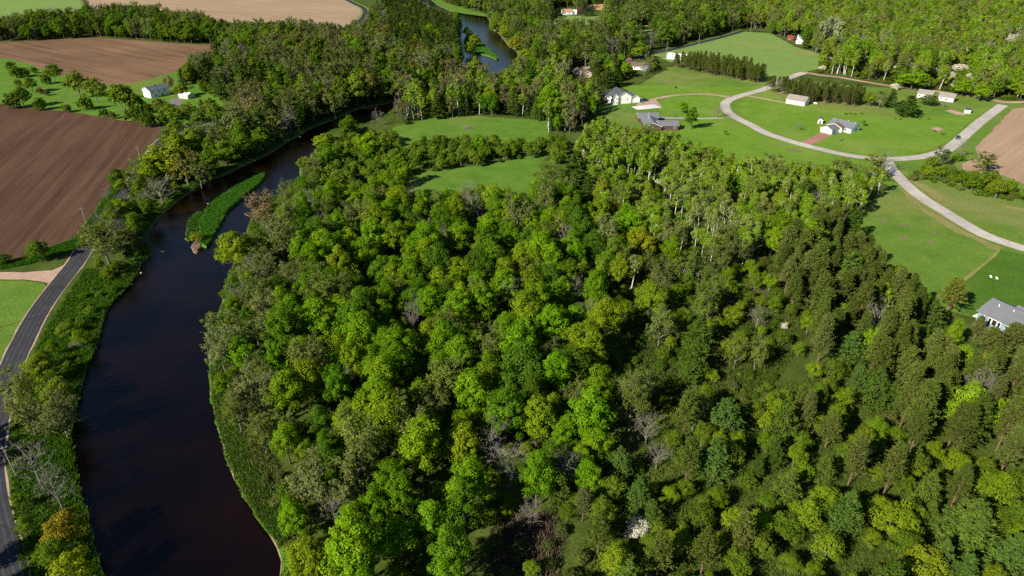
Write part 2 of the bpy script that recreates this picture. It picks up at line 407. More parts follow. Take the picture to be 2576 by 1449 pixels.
area('driveway_lawn', [(1655,258),(1700,245),(1762,241),(1830,247),(1812,262),(1812,275),(1838,301),(1932,345),(2107,392),(2182,405),(2170,415),(1960,410),(1780,385),(1700,330),(1720,300),(1660,280)], M_lawn, 0.009,
     'lawn between the driveways and the loop road', 1.3, open_=False)
OPEN.append([(1665,262),(1762,245),(1830,250),(1815,275),(1838,305),(1932,348),(2107,395),(2200,408),(2160,415),(1960,398),(1800,370),(1760,330),(1770,300),(1690,285)])
area('hay_field', [(1640,140),(1713,123),(1813,98),(1873,80),(1940,84),(2000,118),(2072,137),(2060,172),(2010,186),(1940,215),(1860,205),(1780,170),(1700,160)], M_hay, 0.009, 'large pale green hay field beside the black road', 0.6,
     vis=[(1655,142),(1713,126),(1813,101),(1873,83),(1925,84),(1940,112),(2007,125),(2072,140),(2055,172),(2010,182),(1930,190),(1880,165),(1790,150),(1740,140),(1700,150),(1660,170)])
area('dry_tilled_field', [(2700,262),(2576,270),(2547,275),(2464,362),(2454,370),(2464,397),(2419,412),(2422,427),(2457,432),(2507,437),(2576,462),(2750,520)], M_f4, 0.014, 'pale tan tilled field at the right edge', 0.5,
     vis=[(2640,266),(2576,272),(2547,275),(2464,362),(2454,370),(2480,385),(2530,400),(2576,430),(2640,440)])
area('road_verge', [(2294,425),(2340,445),(2420,470),(2500,490),(2640,520),(2640,625),(2576,612),(2482,577),(2382,522),(2307,472),(2262,428)], M_rough, 0.010, 'sloping grass verge below the right hand road', 0.4,
     vis=[(2290,440),(2400,478),(2500,500),(2576,512),(2640,520),(2640,625),(2576,612),(2482,577),(2382,522),(2307,472)])
OPEN.append([(2257,462),(2319,515),(2382,555),(2469,608),(2576,645),(2640,700),(2576,740),(2500,735),(2447,738),(2400,720),(2345,724),(2300,680),(2240,650),(2180,560),(2160,535),(2200,500)])
area('dark_lawn', [(2514,629),(2424,706),(2400,760),(2447,800),(2640,900),(2640,660),(2576,640)], M_dark, 0.012, 'dark green lawn below the right hand road', 0.2, open_=False)
# dry strips and patches in the grass
ribbon('dry_strip', [G(2262,470),G(2300,505),(Vector(G(2350,545)))[:], G(2420,585), G(2480,612), G(2514,627)], (1.5, 5.0), M_dry, 0.016, jitter=1.2, label='band of dry straw coloured grass along the road')
ribbon('mown_edge', [G(2514,627),G(2500,645),G(2460,677),G(2424,705)], 1.0, M_dry, 0.018, jitter=0.2, label='thin dry line along the dark lawn')
ribbon('dry_strip', [G(2276,432),G(2300,455),G(2340,480),G(2380,505)], (1.5, 6.5), M_dry, 0.016, jitter=1.0, seed=9, label='dry straw coloured bank above the right hand road')
ribbon('dry_strip', [G(2520,520),G(2576,528),G(2640,545)], (1.0, 7.0), M_dry, 0.016, jitter=0.8, seed=11, label='dry patch on the verge at the right edge')
sheet('bare_earth', rough_edge(gp([(2377,279),(2395,276),(2427,286),(2430,290),(2405,288)]), 2, .3), M_gravel, 0.02, label='long strip of bare earth beside the small shed')
sheet('bare_earth', rough_edge(gp([(2340,322),(2360,320),(2375,326),(2355,331)]), 1.5, .3), M_gravel, 0.02, label='patch of bare earth in the ring lawn')
sheet('bare_earth', rough_edge(gp([(2000,126),(2072,138),(2068,142),(2030,136),(1995,131)]), 3, .5), M_dry, 0.02, label='dry edge at the far corner of the hay field')
for k, (x, y, w) in enumerate([(2222,553,28),(2268,565,24),(2292,568,16),(2275,598,34),(2340,610,30),(2350,585,20),(1990,376,26),(2010,380,30),(1960,363,20),(2062,392,16)]):
    P = [(x + w / 2 * math.cos(a) * random.Random(k * 9 + i).uniform(.6, 1.1), y + w / 8 * math.sin(a)) for i, a in enumerate([j * math.pi / 6 for j in range(12)])]
    sheet('withered_patch', rough_edge(gp(P), 1.5, 0.5, k), plain('withered', (0.165, 0.14, 0.065), 1.0, 0.4, 0.9), 0.018, label='small withered brown patch in the grass')
area('spit', [(1085,-10),(1102,12),(1150,31),(1170,35),(1225,42),(1233,38),(1170,21),(1120,7),(1095,-10)], M_meadow, 0.012, 'green spit of grass in the far river bend', 0.5)
area('far_meadow', [(1415,38),(1450,40),(1522,40),(1530,55),(1480,62),(1419,58)], M_hay, 0.012, 'small green meadow below the far white house', 0.5, vis=[(1382,22),(1412,20),(1452,36),(1522,38),(1522,50),(1419,52)])
area('far_meadow', [(1583,64),(1649,64),(1655,84),(1600,90),(1575,75)], M_hay, 0.012, 'small green clearing in front of the sandy bank', 0.5, vis=[(1590,66),(1640,66),(1649,78),(1610,82)])
sheet('sandy_bank', rough_edge(gp([(1624,64),(1650,66),(1669,70),(1665,74),(1640,72),(1622,68)]), 3, .4), M_f5, 0.02, label='strip of bare yellow sand in the far clearing')
area('sandy_field', [(1460,10),(1525,10),(1590,16),(1584,23),(1522,26),(1470,23)], M_f5, 0.012, 'small orange sandy field among far trees', 0.5, vis=[(1471,9),(1525,12),(1525,22),(1472,20)])

# roads
def road(name, D, w, mat, z, label, shoulder=None, sw=1.0, vis=True):
    L = smooth_line(gp(D), 5.0)
    if shoulder:
        ribbon(name + '_shoulder', L, w + 2 * sw, shoulder, z - 0.004, jitter=0.25, label='strip of pale dirt along both sides of the road')
    o = ribbon(name, L, w, mat, z, jitter=0.06, label=label)
    if vis:
        Rr = []; Lf = []
        for i in range(0, len(L), 3):
            d = (L[min(i + 1, len(L) - 1)] - L[max(i - 1, 0)]).normalized(); nn = Vector((-d.y, d.x)) * (w / 2 + sw * 0.5)
            a = proj(*(L[i] + nn), 0); b = proj(*(L[i] - nn), 0); Lf.append(a[:2]); Rr.append(b[:2])
        OPEN.append(Lf + Rr[::-1])
    return L
road('river_road', [(30,1530),(22,1449),(0,1360),(-22,1270),(-30,1180),(-22,1100),(0,1010),(30,920),(62,850),(100,780),(148,715),(195,655),(216,618)], 6.6, M_asph, 0.03,
     'dark asphalt road curving along the left bank', M_gravel, 0.4)
WL = smooth_line(gp([(30,1530),(22,1449),(0,1360),(-22,1270),(-30,1180),(-22,1100),(0,1010),(30,920),(62,850),(100,780),(148,715),(195,655),(216,618)]), 3.0)
for k_, of in enumerate((-2.2, -.95, .8, 2.1)): ribbon('tyre_wear', WL, .38, road_mat('worn_asphalt', (0.042, 0.043, 0.048), (0.075, 0.075, 0.080)), 0.034, of, jitter=.14, seed=40 + k_, label='pale wheel worn streak on the river road')
road('river_road', [(216,618),(262,555),(300,500),(335,455),(362,415),(400,360),(440,335),(480,318),(505,309)], 6.0, M_asph, 0.029, 'shaded asphalt road under the riverbank trees', M_gravel, 0.5, vis=False)
road('farm_driveway', [(505,309),(475,285),(450,262),(437,253)], 4.5, plain('old_tarmac', (0.17, 0.15, 0.145), .9), 0.028, 'grey driveway of the white farmhouse')
sheet('farm_yard', rough_edge(gp([(425,250),(452,246),(460,252),(444,268),(430,262)]), 2, .3), MATS['old_tarmac'], 0.024, label='grey yard in front of the farmhouse')
area('dirt_track', [(-60,684),(60,685),(130,680),(168,664),(182,650),(140,715),(118,711),(60,703),(-60,703)], M_gravel, 0.022, 'pale pink dirt track joining the river road', 0.15, 3.0)
area('roadside_meadow', [(-60,706),(60,706),(112,714),(122,726),(82,770),(50,824),(25,868),(-20,935),(-60,990)], M_rough, 0.016, 'yellow green grass left of the river road', 0.2, 3.0)
road('loop_road', [(2640,638),(2576,625),(2475,590),(2385,538),(2312,492),(2262,447),(2238,420),(2226,400)], 6.4, M_pale, 0.026, 'pale grey lane coming in from the right', M_dry, 0.4)
road('loop_road', [(2523,264),(2464,308),(2402,362),(2372,381),(2320,394),(2252,400),(2195,399),(2120,388),(2064,375),(2012,362),(1932,337),(1888,314),(1850,295),(1828,278),(1824,264),(1830,254),(1856,243),(1910,228),(1932,220),(1985,196),(2022,183)], 6.2, M_pale, 0.030,
     'pale grey loop road around the ring lawn', M_dry, 0.3)
road('gravel_track', [(2000,187),(2030,183),(2062,189),(2110,194),(2160,203),(2240,216),(2330,226),(2407,237),(2470,245),(2502,252),(2523,257),(2576,257),(2660,258)], 4.8, M_gravel, 0.028, 'pinkish gravel track along the wood edge')
road('gravel_driveway', [(1846,247),(1800,239),(1763,237),(1720,238),(1688,241),(1650,248),(1628,254)], 3.8, M_gravel, 0.027, 'curved gravel driveway of the two storey house')
sheet('gravel_yard', rough_edge(gp([(1605,259),(1630,252),(1648,250),(1664,266),(1664,271),(1645,263),(1600,266)]), 2, .25), M_gravel, 0.024, label='reddish gravel yard beside the concrete pad')
road('grey_driveway', [(1820,297),(1760,298),(1700,297),(1662,296)], 3.6, plain('grey_drive', (0.30, 0.29, 0.275), .9), 0.026, 'grey driveway of the brown house')
road('tan_driveway', [(1872,240),(1905,245),(1940,252),(1980,259)], 2.8, M_gravel, 0.025, 'narrow tan driveway to the long garage')
sheet('red_driveway', rough_edge(gp([(2010,361),(2035,366),(2094,340),(2064,333)]), 3, .1), M_red, 0.024, label='red gravel driveway of the white garage')
sheet('concrete_pad', gp([(1588,268.5),(1645,262),(1664,271),(1603,276.5)]), M_conc, 0.05, label='bare rectangular concrete pad on the lawn')
road('black_road', [(1560,158),(1600,148),(1639,135.5),(1713,119),(1813,94),(1871,77.5)], 6.2, M_blk, 0.03, 'straight black asphalt road beside the hay field', M_hay, 1.2)
road('black_road', [(1868,78),(1900,78.5),(1932,80),(1985,84)], 5.0, M_blk, 0.028, 'black asphalt side road in front of the far trees', vis=False)
road('far_road', [(840,-12),(869,-2),(894,10),(914,20),(919,30),(914,43),(897,62)], 6.2, M_blk, 0.03, 'dark road bending round the stubble field', M_hay, 2.0)
road('yard_drive', [(1470,172),(1490,167),(1520,163),(1560,158)], 4.5, M_gravel, 0.026, 'gravel drive beside the beige house', vis=False)
OPEN += [RIVER_NEAR, RIVER_FAR, [(1600,140),(1713,109),(1813,84),(1862,70),(1935,76),(1935,84),(1875,82),(1713,126),(1640,142)]]

# the river island and the far island
def islet(name, D, z, mat, label, hump=0.9, seed=4):
    P = densify([Vector(p) for p in gp(D, WZ)], 2.0); P = sm_closed(P, 1); rg = random.Random(seed)
    c = sum(P, Vector((0, 0))) / len(P); n = len(P)
    a2 = sum(P[i - 1].x * P[i].y - P[i].x * P[i - 1].y for i in range(n)); sg = 1 if a2 > 0 else -1
    def off(d):
        o = []
        for i in range(n):
            t = (P[(i + 2) % n] - P[i - 2]).normalized(); o.append(P[i] + Vector((t.y, -t.x)) * sg * d)
        return o
    P = [p + Vector((rg.uniform(-.45, .45), rg.uniform(-.45, .45))) for p in P]
    r0, r1, r2 = off(0.5), off(-.12), off(-.45)
    V = [(p.x, p.y, WZ - .6) for p in r0] + [(p.x, p.y, WZ + .12) for p in r1] + [(p.x, p.y, WZ + hump + rg.uniform(-.1, .1)) for p in r2]
    F = [(k * n + i, k * n + (i + 1) % n, (k + 1) * n + (i + 1) % n, (k + 1) * n + i) for k in (0, 1) for i in range(n)]
    tri = mgeo.tessellate_polygon([[Vector((p.x, p.y, 0)) for p in r2]])
    F += [tuple(2 * n + i for i in t) for t in tri]
    mi = [1] * n + [0] * (n + len(tri))
    me = mesh(name, V, F, [mat, M_sand], mi=mi)
    import bmesh
    bm = bmesh.new(); bm.from_mesh(me); bmesh.ops.recalc_face_normals(bm, faces=bm.faces); bm.to_mesh(me); bm.free()
    o = obj(name, me); tag(o, label, kind='structure'); return [(p.x, p.y) for p in r2]
ISL = islet('river_island', [(672,436),(659,461),(625,487),(575,532),(552,575),(537,602),(519,628),(505,622),(500,560),(520,528),(550,498),(600,468),(640,446)], WZ, M_lush, 'long narrow grassy island in the near river', 1.0)
ISL2 = islet('gravel_bar', [(506,612),(500,636),(491,641),(482,628),(484,610),(496,598)], WZ, plain('wet_gravel', (0.15, 0.10, 0.065), .8, .4, .8), 'low sandy tip below the island', 0.3, 5)
ISL4 = islet('low_islet', [(470,566),(478,548),(500,530),(516,536),(502,575),(494,600),(478,612),(466,600)], WZ, M_lush, 'low weedy islet beside the long island', 0.45, 9)
ISL3 = islet('far_island', [(1209,103),(1235,128),(1256,149),(1250,152),(1235,144),(1202,136),(1170,126),(1166,110),(1172,88),(1190,85)], WZ, M_lush, 'grassy island with trees in the far river', 1.0, 6)

# ------------------------------------------------------------------ tree shapes
class TB:
    def __init__(s): s.V, s.F, s.M, s.n = [], [], [], 0
    def quads(s, P, N, a, b, rng, T=None, mi=0, tri=False):
        N = N / np.maximum(np.linalg.norm(N, axis=1, keepdims=True), 1e-9)
        if T is None: T = rng.normal(size=P.shape)
        T = T - N * (T * N).sum(1, keepdims=True); T /= np.maximum(np.linalg.norm(T, axis=1, keepdims=True), 1e-9)
        B = np.cross(N, T); a = np.broadcast_to(np.asarray(a, float), (len(P),))[:, None]; b = np.broadcast_to(np.asarray(b, float), (len(P),))[:, None]
        k = len(P); lift = N * (a * 0.22)
        V = np.stack([P + T * a, P + B * b + lift, P - T * a, P - B * b + lift], 1).reshape(-1, 3)
        i = np.arange(k)[:, None] * 4 + s.n
        s.V.append(V); s.F += (i + np.array([[0, 1, 2, 3]])).tolist(); s.M += [mi] * k; s.n += 4 * k
    def tube(s, p, q, r0, r1, n=5, mi=0):
        p, q = np.asarray(p, float), np.asarray(q, float); d = q - p; d /= max(np.linalg.norm(d), 1e-9)
        a = np.cross(d, [0, 0, 1.0] if abs(d[2]) < 0.9 else [1.0, 0, 0]); a /= np.linalg.norm(a); b = np.cross(d, a)
        t = np.arange(n) * 2 * np.pi / n; c = np.cos(t)[:, None] * a + np.sin(t)[:, None] * b
        s.V.append(np.vstack([p + c * r0, q + c * r1]))
        s.F += [(s.n + i, s.n + (i + 1) % n, s.n + n + (i + 1) % n, s.n + n + i) for i in range(n)]
        s.M += [mi] * n; s.n += 2 * n
    def me(s, name, mats):
        return mesh(name, np.vstack(s.V).tolist(), s.F, mats, mi=s.M)
def fib(n, rng, zmin=-1.0):
    i = np.arange(n) + 0.5; z = 1 - (1 - zmin) * i / n; ph = i * 2.399963 + rng.uniform(0, 6.28)
    r = np.sqrt(np.maximum(0, 1 - z * z)); return np.stack([r * np.cos(ph), r * np.sin(ph), z], 1)
def clumps(tb, rng, C, rad, per, size, cc, up=0.25, jit=0.5, b=0.62, mi=0):
    k = len(C); idx = np.repeat(np.arange(k), per)
    d = rng.normal(size=(len(idx), 3)); d[:, 2] += 0.35; d /= np.linalg.norm(d, axis=1, keepdims=True)
    P = C[idx] + d * (rad[idx] * rng.uniform(0.62, 1.08, len(idx)))[:, None] * np.array([1, 1, 0.85])
    out = P - cc; out /= np.maximum(np.linalg.norm(out, axis=1, keepdims=True), 1e-6)
    N = d * 0.9 + out * 0.45 + np.array([0, 0, up]) + rng.normal(size=P.shape) * jit
    a = size * rng.uniform(0.6, 1.25, len(P)); tb.quads(P, N, a, a * b, rng, mi=mi)
def limbs(tb, rng, h, r0, n, reach, zlo, zhi, mi=0, lean=0.05):
    top = np.array([rng.normal() * lean * h * .5, rng.normal() * lean * h * .5, h * 0.82])
    ctr = [np.array([0, 0, -0.3]), np.array([rng.normal() * lean * h * .25, rng.normal() * lean * h * .25, h * 0.4]), top]
    tb.tube(ctr[0], ctr[1], r0, r0 * 0.68, 6, mi); tb.tube(ctr[1], ctr[2], r0 * 0.68, r0 * 0.15, 6, mi)
    for i in range(n):
        z = h * rng.uniform(zlo, zhi); f = z / (h * .82)
        p = ctr[1] * (f / .49) if f < .49 else ctr[1] + (top - ctr[1]) * ((f - .49) / .51)
        p = np.array([p[0], p[1], z]); a = i * 2.4 + rng.uniform(-.5, .5)
        q = p + np.array([math.cos(a) * reach * rng.uniform(.5, .85), math.sin(a) * reach * rng.uniform(.5, .85), h * rng.uniform(.1, .22)])
        tb.tube(p, q, r0 * 0.34, r0 * 0.07, 4, mi)
def twigs(tb, rng, h, r0, reach, zlo, zhi, nl, ns, nt, mi=0, thin=0.035, spread=1.0):
    """main limbs > side branches > fine twigs; returns the tips"""
    tips = []
    for i in range(nl):
        f = (i + rng.uniform(0, 1)) / nl; z = h * (zlo + (zhi - zlo) * f)
        a = i * 2.4 + rng.uniform(-.6, .6); env = math.sin(math.pi * min(1, 0.28 + 0.72 * (1 - f))) if f > .4 else 1.0
        p = np.array([0, 0, z]); d = np.array([math.cos(a), math.sin(a), 0.75 + 0.9 * f + rng.uniform(-.2, .2)]); d /= np.linalg.norm(d)
        L = reach * (0.7 + 0.5 * env) * rng.uniform(.85, 1.2)
        q = p + d * L; tb.tube(p, q, r0 * .42, r0 * .12, 4, mi)
        for j in range(ns):
            u = rng.uniform(.3, 1.0); s0 = p + d * L * u
            e = d * 0.7 + rng.normal(size=3) * 0.55 * spread + np.array([0, 0, .28]); e /= np.linalg.norm(e)
            l2 = L * rng.uniform(.32, .55); s1 = s0 + e * l2; tb.tube(s0, s1, r0 * .14, r0 * .05, 3, mi)
            for k in range(nt):
                w = rng.uniform(.25, 1); t0 = s0 + e * l2 * w
                g = e * .6 + rng.normal(size=3) * 0.6 * spread + np.array([0, 0, .25]); g /= np.linalg.norm(g)
                t1 = t0 + g * l2 * rng.uniform(.4, .75); tips.append((t0, t1))
    A = np.array([t[0] for t in tips]); B = np.array([t[1] for t in tips]); mid = (A + B) / 2; d = B - A
    N = rng.normal(size=A.shape); tb.quads(mid, np.cross(d, N), np.linalg.norm(d, axis=1) / 2, thin, rng, T=d, mi=mi)
    return A, B
def t_broadleaf(seed, lod, h=16.0, r=5.0, n=54, low=0.20, csz=0.27):
    rng = np.random.default_rng(seed); tb = TB()
    k = int(rng.integers(3, 6)); C, rad = [], []
    cz = h * (low + 1) / 2
    for j in range(k):
        a = j * 6.283 / k + rng.uniform(-.5, .5); f = 0 if j == 0 else rng.uniform(.34, .56)
        top = h * (1.0 if j == 0 else rng.uniform(.68, .95)); bot = h * low * rng.uniform(.8, 1.3)
        lr = r * (rng.uniform(.66, .78) if j == 0 else rng.uniform(.42, .6)); lz = (top - bot) / 2
        m = int(n * (.36 if j == 0 else .64 / (k - 1)) * rng.uniform(.9, 1.2))
        d = fib(m, rng, -.7); P = d * np.array([lr, lr, lz]) * rng.uniform(.62, .95, (m, 1))
        P[:, :2] *= (1 - .46 * np.clip(P[:, 2:] / lz, -.6, 1)); P += rng.normal(size=P.shape) * r * .075
        P += np.array([math.cos(a) * r * f, math.sin(a) * r * f, (top + bot) / 2]); C.append(P); rad.append(r * csz * rng.uniform(.55, 1.25, m))
    C, rad = np.vstack(C), np.concatenate(rad); cc = np.array([0, 0, cz])
    if lod == 0: clumps(tb, rng, C, rad, 140, 0.25, cc, .25, .42)
    else: clumps(tb, rng, C, rad, 56, 0.42, cc, .25, .42)
    t = TB(); limbs(t, rng, h, 0.022 * h, 7, r, .28, .6)
    return tb.me('crown', [M_leaf]), t.me('trunk', [M_bark]), h, r
def t_young(seed, lod):
    rng = np.random.default_rng(seed); h, r = 7.5, 2.7; n = 24; tb = TB(); cz = h * .6
    d = fib(n, rng, -0.8); C = d * np.array([r, r, h * .38]) * rng.uniform(.5, .88, (n, 1)); C += rng.normal(size=C.shape) * .25
    C[:, :2] *= (1 - .3 * np.clip(C[:, 2:] / (h * .38), -1, 1)); C[:, 2] += cz
    rad = r * .34 * rng.uniform(.6, 1.3, n); cc = np.array([0, 0, cz])
    # upswept sprays: long leaves lying along the shoots
    k = 115 if lod == 0 else 42; sz = .20 if lod == 0 else .36
    clumps(tb, rng, C, rad, k, sz, cc, .40, .36, .5)
    t = TB()
    for j in range(int(rng.integers(2, 4))):
        a = rng.uniform(0, 6.28); t.tube((0, 0, -.2), (math.cos(a) * .7, math.sin(a) * .7, h * .5), .11, .05, 5); 
        t.tube((math.cos(a) * .7, math.sin(a) * .7, h * .5), (math.cos(a) * 1.2, math.sin(a) * 1.2, h * .85), .05, .02, 4)
    return tb.me('crown', [M_leaf]), t.me('trunk', [M_twig]), h, r
def t_leafing(seed, lod):
    rng = np.random.default_rng(seed); h, r = 14.0, 5.0; tb = TB()
    A, B = twigs(tb, rng, h, .30, r * .95, .22, .78, 12 if lod == 0 else 9, 6 if lod == 0 else 5, 5 if lod == 0 else 4, 1, .035 if lod == 0 else .055)
    k = 9 if lod == 0 else 6; idx = np.repeat(np.arange(len(A)), k)
    P = A[idx] + (B - A)[idx] * rng.uniform(.2, 1.15, (len(idx), 1)) + rng.normal(size=(len(idx), 3)) * .28
    out = P - np.array([0, 0, h * .55]); out /= np.linalg.norm(out, axis=1, keepdims=True)
    a = (.31 if lod == 0 else .50) * rng.uniform(.6, 1.2, len(P)); tb.quads(P, out * .8 + rng.normal(size=P.shape) * .6 + [0, 0, .3], a, a * .6, rng)
    t = TB(); limbs(t, rng, h, .30, 4, r * .7, .25, .5)
    return tb.me('crown', [M_leaf, M_twig]), t.me('trunk', [M_twig]), h, r
def t_bare(seed, lod):
    rng = np.random.default_rng(seed); h, r = 12.0, 4.2; tb = TB()
    A, B = twigs(tb, rng, h, .28, r, .20, .8, 11, 6, 6 if lod == 0 else 5, 0, .032 if lod == 0 else .055, 1.1)
    idx = rng.choice(len(A), len(A) // 2); P = B[idx] + rng.normal(size=(len(idx), 3)) * .3
    d = (B - A)[idx] + rng.normal(size=P.shape) * .4
    tb.quads(P, rng.normal(size=P.shape), .5, .03 if lod == 0 else .05, rng, T=d)
    t = TB(); limbs(t, rng, h, .28, 4, r * .7, .2, .45)
    return tb.me('crown', [M_twig]), t.me('trunk', [M_twig]), h, r
def t_birch(seed, lod):
    rng = np.random.default_rng(seed); h, r = 16.0, 2.6; tb = TB(); n = 40
    zs = h * (.50 + .48 * rng.uniform(0, 1, n) ** .9); rr = r * np.sin(np.pi * np.clip((zs / h - .40) / .64, .05, .98)) * rng.uniform(.35, 1, n)
    a = rng.uniform(0, 6.28, n); C = np.stack([np.cos(a) * rr, np.sin(a) * rr, zs], 1); rad = rng.uniform(.6, 1.15, n)
    clumps(tb, rng, C, rad, 38 if lod == 0 else 16, .27 if lod == 0 else .46, np.array([0, 0, h * .7]), .3, .7, .6)
    for c in C[::2]: tb.tube((0, 0, c[2] - rng.uniform(.8, 1.8)), c, .05, .02, 3, 1)
    t = TB(); le = rng.normal(size=2) * .5; t.tube((0, 0, -.3), (le[0], le[1], h * .5), .24, .19, 6); t.tube((le[0], le[1], h * .5), (le[0] * .6, le[1] * .6, h * .95), .19, .04, 5)
    return tb.me('crown', [M_leaf, M_birch]), t.me('trunk', [M_birch]), h, r
def t_pine(seed, lod):
    rng = np.random.default_rng(seed); h, r = 16.5, 2.85; tb = TB(); P, N, T = [], [], []
    nb = 88 if lod == 0 else 44
    for i in range(nb):
        f = (i + rng.uniform(0, 1)) / nb; z = h * (.36 + .62 * f); L = r * (1 - f) ** .62 * rng.uniform(.65, 1.15) + .25
        a = i * 2.4 + rng.uniform(-.4, .4); d = np.array([math.cos(a), math.sin(a), .10 + .55 * f]); p0 = np.array([0, 0, z])
        tb.tube(p0, p0 + d * L * .85, .05, .02, 3, 1)
        m = 26 if lod == 0 else 11
        u = rng.uniform(.35, 1.05, m); Q = p0 + d * (L * u)[:, None] + rng.normal(size=(m, 3)) * .26
        e = d + rng.normal(size=(m, 3)) * .55 + np.array([0, 0, .35]); P.append(Q); T.append(e); N.append(rng.normal(size=(m, 3)) + np.array([0, 0, 1.2]))
    P, N, T = np.vstack(P), np.vstack(N), np.vstack(T); s = .36 if lod == 0 else .58
    tb.quads(P, N, s * rng.uniform(.7, 1.2, len(P)), s * .38, rng, T=T)
    t = TB(); t.tube((0, 0, -.3), (0, 0, h * .55), .19, .13, 6); t.tube((0, 0, h * .55), (0, 0, h * .97), .13, .03, 5)
    for i in range(9):
        a = i * 2.4; z = h * rng.uniform(.15, .38); t.tube((0, 0, z), (math.cos(a) * 1.1, math.sin(a) * 1.1, z + .1), .035, .015, 3)
    return tb.me('crown', [M_needle, M_pinebark]), t.me('trunk', [M_pinebark]), h, r
def t_whitepine(seed, lod):
    rng = np.random.default_rng(seed); h, r = 15.0, 4.3; tb = TB(); P, N, T = [], [], []
    nw = 13
    for w in range(nw):
        f = w / (nw - 1); z0 = h * (.10 + .86 * f); Lw = r * (1 - f) ** .75 * (1.0 if f > .12 else .8) + .35
        k = int(7 - 2 * f); a0 = rng.uniform(0, 6.28)
        for j in range(k):
            a = a0 + j * 6.283 / k + rng.uniform(-.3, .3); L = Lw * rng.uniform(.7, 1.2); z = z0 + rng.uniform(-.4, .4)
            d = np.array([math.cos(a), math.sin(a), .12 + .35 * f]); sd = np.array([-math.sin(a), math.cos(a), 0]); p0 = np.array([0, 0, z])
            tb.tube(p0, p0 + d * L * .9, .06, .02, 3, 1)
            m = int((20 + 34 * (1 - f)) * (1 if lod == 0 else .42)); u = rng.uniform(.22, 1.05, m) ** .8
            wd = L * .30 * (1.15 - np.abs(u - .6)); sidew = rng.uniform(-1, 1, m) * wd
            Q = p0 + d * (L * u)[:, None] + sd * sidew[:, None] + np.stack([np.zeros(m), np.zeros(m), rng.uniform(-.18, .42, m)], 1)
            P.append(Q); T.append(d * 1.0 + sd * (sidew / np.maximum(wd, .1))[:, None] * .8 + rng.normal(size=(m, 3)) * .35 + np.array([0, 0, .3]))
            N.append(rng.normal(size=(m, 3)) * .55 + np.array([d[0] * .35, d[1] * .35, 1.0]))
    P, N, T = np.vstack(P), np.vstack(N), np.vstack(T); s = .40 if lod == 0 else .66
    tb.quads(P, N, s * rng.uniform(.65, 1.2, len(P)), s * .42, rng, T=T)
    t = TB(); t.tube((0, 0, -.3), (0, 0, h * .5), .26, .16, 6); t.tube((0, 0, h * .5), (0, 0, h * .98), .16, .03, 5)
    return tb.me('crown', [M_needle, M_bark]), t.me('trunk', [M_bark]), h, r
def t_spruce(seed, lod):
    rng = np.random.default_rng(seed); h, r = 12.0, 2.6; tb = TB(); P, N, T = [], [], []
    nb = 110 if lod == 0 else 70
    for i in range(nb):
        f = (i + rng.uniform(0, 1)) / nb; z = h * (.04 + .95 * f); L = r * (1 - f) ** .9 * rng.uniform(.75, 1.15) + .12
        a = i * 2.4 + rng.uniform(-.4, .4); d = np.array([math.cos(a), math.sin(a), -.22 + .3 * f]); p0 = np.array([0, 0, z])
        m = int((8 + 18 * (1 - f)) * (1 if lod == 0 else .5)); u = rng.uniform(.25, 1.05, m)
        P.append(p0 + d * (L * u)[:, None] + rng.normal(size=(m, 3)) * .17); T.append(d + rng.normal(size=(m, 3)) * .4); N.append(rng.normal(size=(m, 3)) * .5 + np.array([d[0] * .7, d[1] * .7, .8]))
    P, N, T = np.vstack(P), np.vstack(N), np.vstack(T); s = .34 if lod == 0 else .52
    tb.quads(P, N, s * rng.uniform(.7, 1.2, len(P)), s * .45, rng, T=T)
    t = TB(); t.tube((0, 0, -.3), (0, 0, h * .97), .2, .03, 6)
    return tb.me('crown', [M_needle]), t.me('trunk', [M_bark]), h, r
def t_shrub(seed, lod, mat=None, h=3.2, r=2.1, fine=1.0):
    rng = np.random.default_rng(seed); n = 15; tb = TB()
    d = fib(n, rng, -.1); C = d * np.array([r, r, h * .62]) * rng.uniform(.4, .85, (n, 1)); C[:, 2] = np.abs(C[:, 2]) + h * .22
    clumps(tb, rng, C, r * .36 * rng.uniform(.6, 1.25, n), int((60 if lod == 0 else 26) * fine), (.20 if lod == 0 else .34) / fine ** .5, np.array([0, 0, h * .4]), .35, .6, .55)
    t = TB()
    for j in range(5):
        a = j * 1.26 + rng.uniform(-.3, .3); t.tube((0, 0, -.1), (math.cos(a) * r * .5, math.sin(a) * r * .5, h * .6), .05, .02, 4)
    return tb.me('crown', [mat or M_leaf]), t.me('trunk', [M_twig]), h, r
def t_blossom(seed, lod): 
    return t_shrub(seed, lod, M_bloss, 4.6, 2.7, 2.6)
def t_willow(seed, lod):
    return t_broadleaf(seed, lod, 13.0, 5.0, 66, .08, .26)
KINDS = {'broadleaf_tree': (t_broadleaf, 9), 'young_tree': (t_young, 7), 'leafing_tree': (t_leafing, 4), 'bare_tree': (t_bare, 4), 'birch_tree': (t_birch, 4),
         'pine_tree': (t_pine, 4), 'white_pine_tree': (t_whitepine, 4), 'spruce_tree': (t_spruce, 2), 'shrub': (t_shrub, 4), 'blossom_tree': (t_blossom, 3), 'willow_tree': (t_willow, 3)}
PROTO = {}
for ki, (k, (fn, nv)) in enumerate(KINDS.items()):
    PROTO[k] = [[fn(100 * ki + v + 1000 * lod, lod) for v in range(nv)] for lod in (0, 1)]

